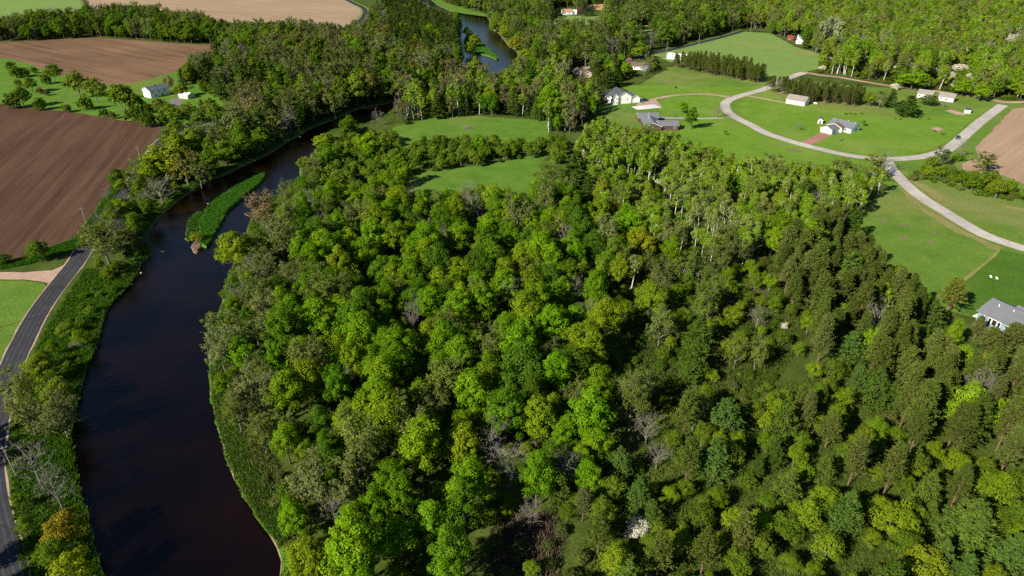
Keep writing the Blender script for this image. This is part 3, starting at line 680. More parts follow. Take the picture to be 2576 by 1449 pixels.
# ------------------------------------------------------------------ where the trees stand
G1 = [(.080,.185,.010),(.098,.205,.012),(.118,.215,.011),(.066,.150,.012),(.050,.118,.013),(.140,.205,.014),(.088,.200,.010)]
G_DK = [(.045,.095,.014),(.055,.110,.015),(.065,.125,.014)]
G_HW = [(.118,.215,.020),(.140,.228,.022),(.098,.195,.018),(.160,.215,.030),(.080,.155,.020),(.150,.175,.035),(.064,.130,.018)]
PAL = {'broadleaf_tree': G1, 'young_tree': [(.098,.165,.012),(.120,.185,.015),(.082,.140,.015),(.105,.150,.020),(.135,.190,.016)],
 'leafing_tree': [(.108,.155,.030),(.130,.168,.046),(.118,.145,.042),(.092,.142,.024),(.150,.182,.065)], 'bare_tree': [(.3,.27,.24)],
 'birch_tree': [(.140,.240,.022),(.165,.250,.035),(.120,.220,.018),(.195,.240,.065)], 'pine_tree': [(.070,.100,.022),(.082,.104,.026),(.058,.090,.020),(.094,.106,.034)],
 'white_pine_tree': [(.050,.098,.024),(.060,.112,.030),(.042,.084,.020),(.070,.118,.030)], 'spruce_tree': [(.026,.052,.018),(.034,.064,.022)],
 'shrub': [(.070,.130,.016),(.090,.145,.022),(.105,.118,.040),(.055,.110,.014)], 'blossom_tree': [(.66,.64,.55),(.58,.57,.46)], 'willow_tree': [(.150,.195,.018),(.120,.175,.018)]}
BR = [(.112,.135,.040),(.130,.140,.050),(.098,.122,.034),(.140,.130,.055)]
HT = {'broadleaf_tree': (10.5, 19.5), 'young_tree': (5.5, 9.5), 'leafing_tree': (10, 16), 'bare_tree': (8, 14), 'birch_tree': (13, 18), 'pine_tree': (12.5, 17.5), 'white_pine_tree': (11, 18),
      'spruce_tree': (8, 14), 'shrub': (1.8, 4.2), 'blossom_tree': (3.6, 6), 'willow_tree': (9, 14)}
# zone: name in words, outline in the picture, kinds, packing, height factor, palette overrides
ZONES = [
 ('pine block', [(1690,148),(1770,140),(1880,158),(1926,178),(1876,202),(1780,190),(1686,174)], {'pine_tree': 1}, .50, .72, {}),
 ('pine row', [(1928,204),(2060,214),(2178,230),(2178,246),(2060,236),(1928,224)], {'pine_tree': 1}, .48, .72, {'pine_tree': [(.070,.088,.025),(.084,.094,.030)]}),
 ('far pine stand', [(960,10),(1165,18),(1160,140),(1060,150),(980,100)], {'white_pine_tree': .55, 'pine_tree': .4, 'broadleaf_tree': .05}, .62, 1.15, {'pine_tree': [(.050,.075,.022)]}),
 ('hedge by the right field', [(2294,410),(2340,380),(2420,400),(2480,420),(2600,470),(2600,490),(2500,482),(2400,460),(2310,432)], {'shrub': .75, 'young_tree': .25}, .42, 1.1, {}),
 ('shrub rows', [(800,335),(900,318),(1000,322),(1005,345),(1150,335),(1300,345),(1420,330),(1420,380),(1250,412),(1100,432),(960,452),(840,470),(800,420)], {'young_tree': .62, 'shrub': .28, 'broadleaf_tree': .10}, .66, .9, {'young_tree': [(.095,.165,.018),(.115,.180,.022),(.075,.135,.018)]}),
 ('left bank scrub', [(70,1500),(30,1280),(25,1120),(60,950),(105,840),(180,720),(215,680),(330,690),(270,770),(240,860),(200,960),(175,1110),(205,1250),(262,1500)], {'shrub': .62, 'young_tree': .26, 'leafing_tree': .12}, 1.6, .8, {'shrub': [(.055,.115,.014),(.075,.14,.016),(.10,.15,.02)]}),
 ('left bank wood', [(225,600),(262,535),(330,430),(480,310),(660,385),(640,400),(480,475),(390,545),(350,600),(290,665),(235,665)], {'broadleaf_tree': .42, 'leafing_tree': .26, 'shrub': .22, 'bare_tree': .10}, .62, .8, {'broadleaf_tree': [(.075,.145,.014),(.10,.17,.016),(.055,.115,.014)]}),
 ('marsh', [(1190,1280),(1420,1240),(1460,1330),(1440,1500),(1180,1500)], {'shrub': .6, 'bare_tree': .2, 'young_tree': .2}, 1.3, .85, {'shrub': [(.07,.09,.03)]}),
 ('pale riverbank thicket', [(560,700),(640,600),(690,560),(760,640),(730,800),(690,900),(690,1000),(760,1130),(900,1230),(880,1330),(760,1330),(660,1190),(590,1060),(545,960),(560,820)], {'leafing_tree': .46, 'bare_tree': .09, 'broadleaf_tree': .25, 'shrub': .2}, .70, .80, {'leafing_tree': [(.150,.180,.062),(.170,.190,.085),(.120,.165,.040)]}),
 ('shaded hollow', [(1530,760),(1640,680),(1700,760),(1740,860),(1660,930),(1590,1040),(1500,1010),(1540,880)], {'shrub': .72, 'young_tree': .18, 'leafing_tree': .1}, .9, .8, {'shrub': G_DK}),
 ('scrubby clearing', [(1640,930),(1760,870),(1900,780),(1990,740),(2060,800),(1980,900),(1920,1000),(1770,1050),(1600,1050)], {'young_tree': .42, 'shrub': .42, 'leafing_tree': .12, 'bare_tree': .04}, 1.0, .8, {}),
 ('upper clearing', [(1640,600),(1780,640),(1900,630),(1990,740),(1900,790),(1760,870),(1690,780),(1640,690)], {'young_tree': .34, 'shrub': .34, 'leafing_tree': .22, 'broadleaf_tree': .10}, .85, .85, {}),
 ('aspen grove', [(1470,330),(1620,340),(1780,395),(1960,420),(2200,430),(2240,470),(2140,540),(2020,590),(1900,640),(1780,650),(1640,600),(1540,540),(1430,480)], {'birch_tree': .58, 'leafing_tree': .10, 'broadleaf_tree': .15, 'shrub': .12, 'bare_tree': .02, 'white_pine_tree': .03}, .70, .90,
    {'broadleaf_tree': [(.14,.20,.016),(.16,.18,.02),(.10,.19,.012)], 'leafing_tree': [(.130,.165,.034),(.120,.165,.034),(.155,.185,.055)]}),
 ('pine wood', [(1880,660),(2040,540),(2160,570),(2330,700),(2450,840),(2600,880),(2600,1190),(2420,1120),(2220,1020),(2080,930),(1980,840)], {'pine_tree': .73, 'broadleaf_tree': .10, 'white_pine_tree': .08, 'young_tree': .05, 'bare_tree': .02}, .74, 1.14, {'broadleaf_tree': [(.13,.235,.015),(.15,.24,.02)]}),
 ('young growth', [(1560,1120),(1700,1040),(1900,980),(2100,940),(2300,1050),(2600,1180),(2600,1560),(1440,1560),(1440,1300),(1500,1180)], {'young_tree': .70, 'white_pine_tree': .12, 'pine_tree': .09, 'shrub': .09}, .92, 1.0, {}),
 ('shaded grove', [(1460,560),(1600,560),(1700,620),(1700,700),(1580,720),(1500,680)], {'broadleaf_tree': .5, 'leafing_tree': .3, 'birch_tree': .1, 'shrub': .1}, .72, .85, {}),
 ('maple wood', [(620,560),(760,490),(1000,470),(1440,450),(1560,600),(1560,760),(1560,900),(1520,1050),(1600,1130),(1460,1260),(1400,1260),(1200,1300),(1150,1560),(690,1560),(680,1200),(640,900)], {'broadleaf_tree': .80, 'leafing_tree': .09, 'bare_tree': .03, 'young_tree': .06, 'shrub': .02}, .66, 1.02, {}),
 ('tree band', [(-200,60),(0,45),(300,15),(480,40),(660,70),(700,118),(560,120),(250,100),(-200,110)], {'broadleaf_tree': .72, 'leafing_tree': .14, 'pine_tree': .10, 'bare_tree': .04}, .70, 1.15, {'broadleaf_tree': [(.070,.150,.014),(.085,.170,.014),(.055,.120,.015),(.11,.16,.02)], 'pine_tree': [(.05,.08,.02)]}),
 ('river birches', [(1000,205),(1230,175),(1480,160),(1500,260),(1440,310),(1300,300),(1020,300)], {'birch_tree': .22, 'spruce_tree': .24, 'broadleaf_tree': .22, 'leafing_tree': .2, 'white_pine_tree': .12}, .74, 1.08, {'leafing_tree': [(.165,.155,.085),(.13,.14,.05)]}),
 ('north bank wood', [(430,90),(640,60),(900,50),(980,20),(1170,130),(1160,200),(1000,262),(820,310),(640,420),(420,520),(250,640),(200,640),(330,440),(480,330),(560,300),(540,220),(450,180)], {'white_pine_tree': .31, 'leafing_tree': .27, 'broadleaf_tree': .37, 'bare_tree': .05}, .74, 1.25,
    {'leafing_tree': BR + [(.13,.145,.05),(.16,.165,.08)], 'broadleaf_tree': [(.062,.130,.014),(.085,.165,.016),(.115,.165,.02),(.12,.12,.03)]}),
 ('far hardwoods', [(1880,-80),(2700,-80),(2700,232),(2520,226),(2400,211),(2240,190),(2110,168),(2040,158),(2050,112),(1960,72),(1880,66)], {'broadleaf_tree': .56, 'birch_tree': .14, 'leafing_tree': .20, 'bare_tree': .05, 'blossom_tree': .02, 'white_pine_tree': .05}, .74, 1.1,
    {'broadleaf_tree': G_HW, 'leafing_tree': [(.160,.195,.040),(.17,.20,.06),(.175,.175,.05)]}),
 ('far mixed wood', [(900,-120),(1900,-120),(1900,80),(1640,160),(1480,200),(1290,170),(1240,60),(1100,0)], {'broadleaf_tree': .42, 'white_pine_tree': .20, 'pine_tree': .12, 'leafing_tree': .18, 'spruce_tree': .05, 'bare_tree': .03}, .74, 1.2,
    {'broadleaf_tree': [(.085,.165,.02),(.11,.19,.02),(.13,.19,.025),(.065,.13,.018)], 'leafing_tree': [(.125,.16,.04),(.13,.165,.05)], 'pine_tree': [(.055,.085,.022)]}),
]
OPEN.append([(2040,200),(2110,207),(2250,226),(2330,241),(2400,244),(2400,232),(2240,211),(2110,188),(2040,184)])
OPEN += [[(2057,1449),(2087,1399),(2182,1384),(2207,1362),(2254,1362),(2244,1402),(2224,1432),(2214,1449)], [(2202,1159),(2222,1137),(2249,1152),(2239,1169)], [(1880,1240),(1935,1190),(1960,1200),(1930,1235),(1890,1250)], [(1633,969),(1700,919),(1713,939),(1678,987),(1638,994)], [(1985,800),(2020,770),(2030,790),(2000,815)], [(1945,905),(1990,860),(2000,880),(1955,925)]]
STRIP = [(524,915),(527,975),(535,1025),(550,1087),(567,1139),(582,1187),(612,1244),(644,1299),(681,1347),(704,1372),(735,1350),(700,1285),(665,1220),(628,1150),(606,1100),(578,1050),(560,1000),(548,960),(540,915)]
area('bank_strip', STRIP, grass_mat('strip_grass', (0.050, 0.140, 0.014), (0.085, 0.190, 0.020), (0.17, 0.20, 0.05), 0.5), 0.010, 'bright green grass strip along the right bank of the near river', 0.5, 2.0)
OPEN.append([(1414,18),(1450,20),(1450,38),(1414,38)]); OPEN.append([(1385,60),(1408,60),(1404,76),(1385,70)]); OPEN.append([(1978,86),(2024,88),(2022,112),(2002,112),(1978,100)])
OPEN.append([(1676,132),(1732,138),(1732,152),(1676,146)]); OPEN.append([(1425,170),(1490,168),(1490,196),(1428,188)]); OPEN.append([(1590,155),(1628,155),(1625,180),(1590,175)])
OPEN.append([(1520,218),(1615,218),(1615,262),(1520,262)]); OPEN.append([(1602,278),(1706,280),(1706,322),(1606,316)]); OPEN.append([(2455,738),(2576,738),(2576,820),(2530,820),(2462,800)]); OPEN.append([(2312,228),(2404,230),(2404,258),(2315,250)])
OPEN.append([(352,214),(425,212),(425,245),(375,250),(355,240)]); OPEN.append([(448,232),(492,228),(492,246),(450,250)])
OPEN.append([(560,243),(600,255),(520,310),(440,300),(430,250),(470,240)])
NOTREE = [[(p.x, p.y) for p in offset_closed(riv, 1.6)]] + [gp(p) for p in ([(-60,700),(120,720),(0,950),(-60,990)], [(1590,225),(1680,170),(1900,215),(1830,245),(1600,265)])]
TREES = []   # dict(kind,x,y,h,r,tint,label,zone,seed)
rs = np.random.default_rng(11)
HASH = {}
def near(x, y, r, k):
    cx, cy = int(x // 6), int(y // 6)
    for i in range(cx - 2, cx + 3):
        for j in range(cy - 2, cy + 3):
            for (a, b, q) in HASH.get((i, j), ()):
                if (a - x) ** 2 + (b - y) ** 2 < ((r + q) * k) ** 2: return True
    return False
def put(kind, x, y, h, r, tint, label=None, zone='', group=None):
    TREES.append(dict(kind=kind, x=x, y=y, h=h, r=r, tint=tint, label=label, zone=zone, rz=rs.uniform(0, 6.28), v=int(rs.integers(0, 99)), group=group))
    HASH.setdefault((int(x // 6), int(y // 6)), []).append((x, y, r))
def lm(px, py, w, kind, h, tint=None, label=None, zone='', zc=.58):
    """a tree known from the photograph: the middle of its crown, its crown width in picture units, its height"""
    x, y = G(px, py, h * zc); r = w * mpp(py, h * zc) / 2
    if kind in ('young_tree', 'shrub') and py < 330 and px < 700: w *= 1.15; r *= 1.15; h = max(h, 2.2 * r); x, y = G(px, py, h * zc)
    if px < 200 and py > 850: w *= 1.25; h *= 1.3; x, y = G(px, py, h * zc); r = w * mpp(py, h * zc) / 2
    if kind == 'willow_tree' and px < 500: w *= 1.15; h *= 1.15; x, y = G(px, py, h * zc); r = w * mpp(py, h * zc) / 2
    if kind == 'blossom_tree' and py < 230 and px > 2000: h *= 1.5; w *= 1.35; x, y = G(px, py, h * zc); r = w * mpp(py, h * zc) / 2
    pal = PAL[kind]
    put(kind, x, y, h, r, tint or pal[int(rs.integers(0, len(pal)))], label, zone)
Y1, Y2, Y3 = (.165,.215,.014), (.150,.205,.016), (.125,.195,.014)
LIME = (.150,.255,.014); LIME2 = (.115,.235,.012)
# --- left bank and road
for a in [
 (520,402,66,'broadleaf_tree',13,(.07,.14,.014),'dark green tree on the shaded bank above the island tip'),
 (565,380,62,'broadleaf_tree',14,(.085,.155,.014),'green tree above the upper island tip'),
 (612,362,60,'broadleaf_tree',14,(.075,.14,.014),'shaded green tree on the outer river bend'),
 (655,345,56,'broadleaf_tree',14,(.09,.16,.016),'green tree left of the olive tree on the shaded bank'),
 (500,440,56,'leafing_tree',11,(.10,.14,.03),'olive tree leaning over the water above the island'),
 (372,520,50,'broadleaf_tree',11,(.07,.14,.014),'green tree on the bank below the grey bare tree'),
 (350,470,46,'broadleaf_tree',11,(.10,.17,.016),'green tree between the field and the grey bare tree'),
 (375,428,70,'willow_tree',12,(.135,.19,.016),'yellow green tree in front of the largest field edge tree'),
 (432,405,96,'willow_tree',15,(.17,.20,.02),'widest golden green tree at the river bend'),
 (485,352,66,'willow_tree',14,(.12,.18,.018),'green tree above the golden tree at the bend'),
 (398,405,96,'willow_tree',16,Y1,'large yellow green tree at the edge of the ploughed field'),
 (445,365,75,'willow_tree',15,(.14,.20,.016),'yellow green tree behind the largest field edge tree'),
 (465,428,66,'leafing_tree',13,(.17,.16,.045),'olive yellow tree leaning over the river bend'),
 (402,482,72,'bare_tree',11,None,'bare grey tree on the bank above the island'),
 (312,525,62,'broadleaf_tree',12,(.12,.195,.018),'green tree between the road and the grey bare tree'),
 (336,560,58,'broadleaf_tree',11,(.085,.165,.014),'dark green tree on the bank across from the gravel bar'),
 (262,618,100,'leafing_tree',13,(.14,.155,.045),'broad olive tree hanging over the end of the road'),
 (295,585,44,'bare_tree',10,None,'small bare twiggy tree behind the broad olive tree'),
 (92,628,56,'broadleaf_tree',9,(.085,.155,.016),'round green tree at the near corner of the ploughed field'),
 (6,645,44,'shrub',5,(.05,.09,.016),'dark round bush at the left edge by the field'),
 (292,442,44,'broadleaf_tree',9,(.06,.12,.014),'dark green tree on the field edge below the yellow tree'),
 (305,465,38,'young_tree',7,None,'small green tree beside the ploughed field edge'),
 (268,490,36,'bare_tree',6,None,'small bare grey bush on the field edge'),
 (490,590,38,'shrub',4.6,(.185,.19,.022),'yellow bush on the gravel bar'),
 (592,625,108,'broadleaf_tree',17,Y2,'big yellow green tree leaning over the river opposite the island'),
 (664,535,88,'leafing_tree',13,(.19,.15,.085),'brownish tree in bud on the right bank'),
 (708,612,84,'leafing_tree',15,(.135,.15,.06),'pale tree with a white trunk on the right bank'),
 (722,490,50,'leafing_tree',10,(.13,.16,.05),'round grey green tree at the water edge'),
 (815,352,66,'broadleaf_tree',10,(.15,.22,.02),'yellow green tree at the river end of the shrub rows'),
 (790,420,46,'leafing_tree',9,(.13,.16,.04),'pale green tree on the near shore of the bend'),
 (765,410,40,'young_tree',9,None,'green tree on the shore below the bend'),
 (800,440,44,'white_pine_tree',8,(.05,.10,.025),'dark conical tree beside the river meadow path'),
 (98,925,66,'broadleaf_tree',8,Y2,'yellow green tree between the road and the river'),
 (55,985,66,'leafing_tree',8,(.16,.19,.045),'pale yellow green tree touching the road'),
 (143,985,62,'young_tree',8,(.15,.19,.03),'bright young tree on the river bank below the log pile'),
 (70,1050,66,'leafing_tree',8,(.14,.15,.05),'olive tree beside the road shadow'),
 (152,1055,72,'leafing_tree',8,(.13,.13,.06),'grey olive tree at the dark water edge'),
 (80,1170,74,'bare_tree',8,None,'bare grey tree next to the road pole'),
 (138,1235,66,'bare_tree',7.5,None,'bare grey tree leaning to the dark water'),
 (160,1330,80,'young_tree',8,(.20,.17,.02),'orange tinged bush by the road'),
 (130,1385,60,'young_tree',6,(.09,.15,.016),'green bush below the orange tinged bush'),
 (175,1440,80,'young_tree',8,(.19,.22,.016),'yellow bush at the bottom edge by the road'),
 (165,825,52,'young_tree',5,(.11,.17,.02),'low light green tree on the road bank'),
 (205,800,40,'shrub',4,(.06,.12,.016),'dark green bush on the left bank'),
 (766,1400,128,'willow_tree',11,(.155,.20,.016),'yellow green willow at the bottom of the right bank'),
 (790,1230,120,'leafing_tree',12,(.155,.165,.07),'pale tree with silvery limbs above the willow'),
 (650,1000,104,'leafing_tree',11,(.16,.165,.075),'pale grey green tree leaning to the river'),
 (604,885,96,'broadleaf_tree',12,(.090,.205,.012),'bright green tree at the river edge'),
 # --- maple wood
 (805,800,120,'broadleaf_tree',17,(.110,.220,.012),'broad bright green tree near the top of the wood'),
 (720,980,110,'broadleaf_tree',17,(.11,.195,.012),'tall green tree with a yellowish flank'),
 (690,905,66,'broadleaf_tree',15,(.075,.19,.010),'narrow bright green tree beside the river thicket'),
 (885,905,80,'broadleaf_tree',16,(.125,.205,.012),'yellow green tree with two lobes'),
 (850,965,74,'broadleaf_tree',16,(.06,.165,.012),'deep green tree in the middle of the wood'),
 (1190,985,100,'broadleaf_tree',18,(.115,.235,.012),'tall smooth bright green tree in the wood'),
 (1062,1120,138,'broadleaf_tree',19,(.135,.225,.012),'largest yellow green tree in the near wood'),
 (1350,1050,104,'broadleaf_tree',16,(.135,.215,.012),'yellow green tree beside the shaded hollow'),
 (1395,930,86,'broadleaf_tree',17,(.085,.225,.010),'vivid green tree left of the shaded hollow'),
 (1500,885,62,'broadleaf_tree',15,(.125,.195,.014),'olive green tree at the rim of the hollow'),
 (1390,815,96,'broadleaf_tree',17,(.095,.23,.010),'vivid green tree with several domes'),
 (1270,720,86,'broadleaf_tree',16,(.10,.225,.010),'bright green tree in the middle of the maples'),
 (1080,760,86,'broadleaf_tree',16,(.09,.21,.010),'bright green tree above the grey thicket'),
 (1205,760,92,'broadleaf_tree',16,(.095,.20,.012),'green tree with a flat dome'),
 (905,640,84,'broadleaf_tree',15,(.10,.20,.012),'green tree near the meadow strip'),
 (990,600,80,'broadleaf_tree',15,(.125,.21,.014),'yellow green tree near the meadow strip'),
 (1150,600,80,'broadleaf_tree',15,(.11,.21,.012),'bright green tree below the meadow strip'),
 (880,490,72,'broadleaf_tree',12,(.12,.21,.014),'yellow green tree at the corner of the grass path'),
 (1010,1250,90,'broadleaf_tree',14,(.075,.165,.012),'dark green tree below the largest tree'),
 (1000,1350,110,'broadleaf_tree',12,(.105,.215,.012),'light green tree at the bottom of the wood'),
 (900,1190,96,'leafing_tree',14,(.135,.165,.045),'pale feathery tree above the willow'),
 (1285,1175,104,'bare_tree',12,None,'large bare grey tree in the near wood'),
 (1235,1115,70,'bare_tree',11,None,'bare grey tree leaning beside the largest bare tree'),
 (1190,530,56,'bare_tree',11,None,'bare purple grey tree below the meadow strip'),
 (1280,745,50,'bare_tree',12,None,'bare grey tree among bright green maples'),
 (1040,800,52,'bare_tree',11,None,'bare pale tree in the maple wood'),
 (1445,740,40,'bare_tree',10,None,'bare grey tree above the hollow'),
 (1610,605,80,'broadleaf_tree',15,(.19,.205,.014),'golden green tree below the birch clump'),
 (1640,745,80,'broadleaf_tree',14,(.14,.205,.018),'yellow green tree with pale forked trunk'),
 (1560,675,66,'broadleaf_tree',14,(.15,.195,.016),'olive yellow tree above the shaded hollow'),
 (1450,420,90,'white_pine_tree',18,(.035,.08,.022),'big dark pine at the edge of the birch grove'),
 (1480,470,60,'white_pine_tree',14,(.035,.075,.022),'dark pine below the biggest pine of the grove'),
 (1628,1080,62,'bare_tree',9,None,'bleached bare tree with forked limbs in the young growth'),
 (1655,1148,60,'bare_tree',7,None,'bare tree below the bleached forked tree'),
 (1606,1320,70,'blossom_tree',4.6,(.78,.76,.70),'white blossoming shrub in the young growth'),
 (1975,815,22,'blossom_tree',3.5,(.7,.68,.6),'small white blossoming shrub in the pine wood edge'),
 (1524,1152,20,'blossom_tree',3.5,(.62,.55,.45),'small pale blossoming shrub beside a pine'),
 (1655,455,26,'blossom_tree',4,(.7,.68,.62),'pale blossoming shrub under the birches'),
 # --- white pines of the near right
 (1758,832,80,'white_pine_tree',13,None,'blue green pine at the top of the scrubby clearing'),
 (1745,900,84,'white_pine_tree',13,None,'blue green pine in the scrubby clearing'),
 (1826,1046,100,'white_pine_tree',13,(.052,.112,.040),'broad blue green pine right of the bleached tree'),
 (1800,1145,98,'white_pine_tree',13,(.058,.118,.042),'broad pine with a long black shadow'),
 (1560,1158,76,'white_pine_tree',10,(.055,.115,.04),'blue green pine left of the bare trees'),
 (1608,1238,82,'white_pine_tree',11,(.05,.11,.036),'blue green pine above the white blossom'),
 (1640,1285,60,'white_pine_tree',8,None,'small dark pine touching the white blossom'),
 (1410,1228,70,'white_pine_tree',10,(.075,.115,.034),'olive pine beside the marsh'),
 (1468,1265,50,'pine_tree',10,(.10,.10,.045),'brownish pine beside the marsh'),
 (1908,1168,46,'white_pine_tree',7,None,'small pine by the pale clearing'),
 (2145,872,94,'white_pine_tree',12,(.05,.108,.036),'large blue green pine in the pine wood'),
 (2163,946,62,'white_pine_tree',9,(.05,.105,.04),'round blue green pine below the large one'),
 (2248,986,64,'white_pine_tree',9,None,'grey green pine in the pine wood'),
 (2132,1284,100,'white_pine_tree',13,(.055,.112,.034),'tall dense pine in the bottom right'),
 (1982,1220,78,'white_pine_tree',10,(.085,.13,.036),'light pine above a patch of grass'),
 (1950,1130,62,'white_pine_tree',10,None,'pine left of the tall dense pines'),
 (2075,1172,60,'white_pine_tree',9,None,'pine above the tall dense pine'),
 (2446,1308,140,'white_pine_tree',14,(.075,.125,.036),'wide pine near the right bottom corner'),
 (2370,1395,84,'white_pine_tree',10,(.07,.125,.042),'pale pine at the bottom edge'),
 (2430,1432,80,'white_pine_tree',10,(.05,.115,.036),'pine at the bottom edge near the corner'),
 (2546,1390,110,'white_pine_tree',12,(.06,.118,.04),'pine in the right bottom corner'),
 (2344,1285,50,'white_pine_tree',7,None,'small pine left of the wide pine'),
 (2090,1078,64,'pine_tree',11,None,'brown green pine in the young growth'),
 (2255,1300,112,'young_tree',10,(.13,.185,.014),'wide yellow green tree with white stems'),
 (2510,1225,104,'young_tree',9.5,(.115,.175,.014),'wide green tree near the right edge'),
 (2330,1420,104,'young_tree',10,(.165,.20,.018),'yellow green tree at the bottom edge'),
 (2422,905,54,'broadleaf_tree',13,LIME,'lime green tree standing alone in the pines'),
 (2507,1045,58,'broadleaf_tree',12,LIME,'lime green tree near the right edge'),
 (2225,745,40,'broadleaf_tree',13,LIME,'lime green tree in front of the lawn'),
 (2405,830,44,'broadleaf_tree',11,(.135,.22,.018),'light green tree in front of the blue house'),
 (2400,738,62,'pine_tree',13,(.13,.14,.03),'yellowish pine beside the blue house'),
 (2492,858,62,'pine_tree',11,(.10,.11,.03),'olive pine in front of the blue house'),
 (2550,852,76,'pine_tree',12,(.09,.105,.03),'wide olive pine hiding the end of the blue house'),
 (2462,822,34,'pine_tree',9,(.11,.11,.035),'small olive pine at the corner of the blue house'),
 (2345,790,84,'white_pine_tree',12,(.055,.095,.03),'layered pine below the lawn corner'),
 (2148,560,66,'white_pine_tree',13,(.04,.095,.025),'bright pine at the meadow edge'),
 (1945,600,60,'broadleaf_tree',13,LIME,'bright lime tree between birches and pines'),
 (1850,465,42,'broadleaf_tree',11,(.065,.20,.010),'vivid green round tree among grey birches'),
 # --- right lawns and houses
 (1718,268,30,'broadleaf_tree',8,LIME2,'small bright tree left of the driveway tree'),
 (1742,292,38,'broadleaf_tree',14,(.075,.145,.014),'tall green tree by the grey driveway'),
 (1806,282,30,'bare_tree',6,None,'small bare tree beside the loop road'),
 (1692,286,10,'bare_tree',3.5,None,'tiny bare tree on the driveway lawn'),
 (1825,332,9,'young_tree',3.4,None,'tiny young tree on the lawn by the loop road'),
 (1700,218,6,'shrub',2,None,'tiny sapling on the striped lawn'),
 (2173,308,12,'young_tree',4.2,(.12,.19,.016),'small round tree beside the white ranch house'),
 (2010,318,24,'bare_tree',4,None,'thin leafless tree on the ring lawn'),
 (2108,345,10,'bare_tree',5,None,'thin leafless tree in front of the white ranch house'),
 (2288,262,62,'white_pine_tree',13,(.035,.085,.022),'large layered pine on the ring lawn'),
 (2245,243,34,'white_pine_tree',12,(.045,.10,.03),'blue green pine behind the large layered pine'),
 (2190,246,36,'young_tree',10,(.12,.17,.02),'yellow green tree at the end of the pine row'),
 (2215,252,30,'leafing_tree',10,(.13,.16,.04),'olive tree at the end of the pine row'),
 (2338,250,44,'young_tree',7,(.06,.10,.025),'dark spreading tree in front of the tan roofed house'),
 (2300,195,70,'broadleaf_tree',15,(.125,.235,.014),'big round bright green tree behind the gravel track'),
 (2427,215,46,'broadleaf_tree',13,(.13,.23,.014),'round bright green tree by the tan roofed house'),
 (2470,228,48,'broadleaf_tree',12,(.15,.245,.016),'yellow green tree at the road corner'),
 (2547,212,50,'broadleaf_tree',13,(.12,.225,.014),'green tree at the right edge above the road corner'),
 (2375,262,14,'bare_tree',4,None,'small leafless tree in front of the tan roofed house'),
 (2226,408,50,'bare_tree',10,None,'bare spreading tree over the lane junction'),
 (2200,425,56,'leafing_tree',11,(.165,.185,.035),'yellow olive tree beside the lane junction'),
 (2478,412,60,'leafing_tree',8,(.155,.165,.045),'pale spreading tree in the right hedge'),
 (2370,395,44,'leafing_tree',8,(.10,.12,.045),'grey green tree in the right hedge'),
 (2412,392,36,'shrub',4.5,(.06,.14,.014),'dark green bush at the field corner'),
 (2418,375,24,'bare_tree',9,None,'leafless tree at the field corner'),
 (1530,190,46,'white_pine_tree',15,(.028,.065,.02),'dark pine beside the beige house'),
 (1552,192,36,'white_pine_tree',13,(.03,.07,.022),'second dark pine right of the beige house'),
 (1513,152,30,'broadleaf_tree',13,LIME2,'bright lime tree behind the dark pines'),
 (1562,150,24,'broadleaf_tree',13,LIME2,'bright lime tree next to the pink tree'),
 (1573,170,30,'broadleaf_tree',13,LIME2,'bright lime tree left of the hidden house'),
 (1584,147,20,'blossom_tree',7,(.42,.20,.24),'pink blossoming tree by the hidden house'),
 (1548,88,30,'broadleaf_tree',14,LIME,'lone yellow lime tree in the far wood'),
 (1540,120,40,'bare_tree',14,None,'tall bare pale tree in the far wood'),
 (1610,125,46,'broadleaf_tree',14,(.12,.19,.02),'green tree at the bend of the black road'),
 (1622,172,34,'bare_tree',9,None,'bare bush in front of the hidden house'),
 (1460,24,26,'blossom_tree',8,(.16,.05,.065),'dark purple tree by the far white house'),
 (1476,22,16,'spruce_tree',15,(.03,.06,.025),'dark spruce beside the purple tree'),
 (1490,24,15,'spruce_tree',13,(.03,.06,.025),'dark spruce in front of the sandy field'),
 (2087,147,18,'blossom_tree',5,(.66,.60,.52),'pale blossoming shrub at the hay field corner'),
 (2182,147,24,'blossom_tree',5,None,'white blossoming shrub behind the gravel track'),
 (2252,160,18,'blossom_tree',6,None,'white blossoming tree left of the big round tree'),
 (2295,165,24,'blossom_tree',7,None,'white blossoming tree above the big round tree'),
 (2254,211,22,'blossom_tree',5,None,'pale blossoming shrub beside the gravel track'),
 (2350,172,28,'blossom_tree',6,None,'white blossoming tree behind the bright round tree'),
 (2395,186,22,'blossom_tree',6,None,'white blossoming tree above the tan roofed house'),
 (2442,186,20,'blossom_tree',6,None,'white blossoming tree left of the road corner'),
 (2420,163,44,'blossom_tree',6,None,'wide white blossoming thicket near the right edge'),
 (2545,92,40,'blossom_tree',7,(.6,.6,.5),'pale blossoming tree far up at the right edge'),
 (2072,80,30,'leafing_tree',18,(.34,.34,.25),'silvery poplar left in the far clump'),
 (2092,76,34,'leafing_tree',20,(.36,.36,.27),'tallest silvery poplar of the far clump'),
 (2110,84,24,'leafing_tree',17,(.33,.33,.25),'silvery poplar right in the far clump'),
 # --- top left
 (562,212,58,'white_pine_tree',18,(.032,.075,.022),'big dark pine right of the farmhouse'),
 (512,176,60,'white_pine_tree',17,(.035,.08,.022),'dark pine behind the farmhouse garage'),
 (456,190,28,'spruce_tree',12,None,'dark spruce behind the farmhouse'),
 (507,265,30,'spruce_tree',9,(.06,.07,.03),'small grey spruce by the farm driveway'),
 (455,222,42,'broadleaf_tree',10,(.115,.165,.016),'round olive green tree by the farmhouse'),
 (424,211,30,'leafing_tree',8,(.16,.085,.085),'purple brown tree behind the farmhouse'),
 (542,112,34,'white_pine_tree',18,(.03,.07,.022),'tall dark pine at the corner of the tilled field'),
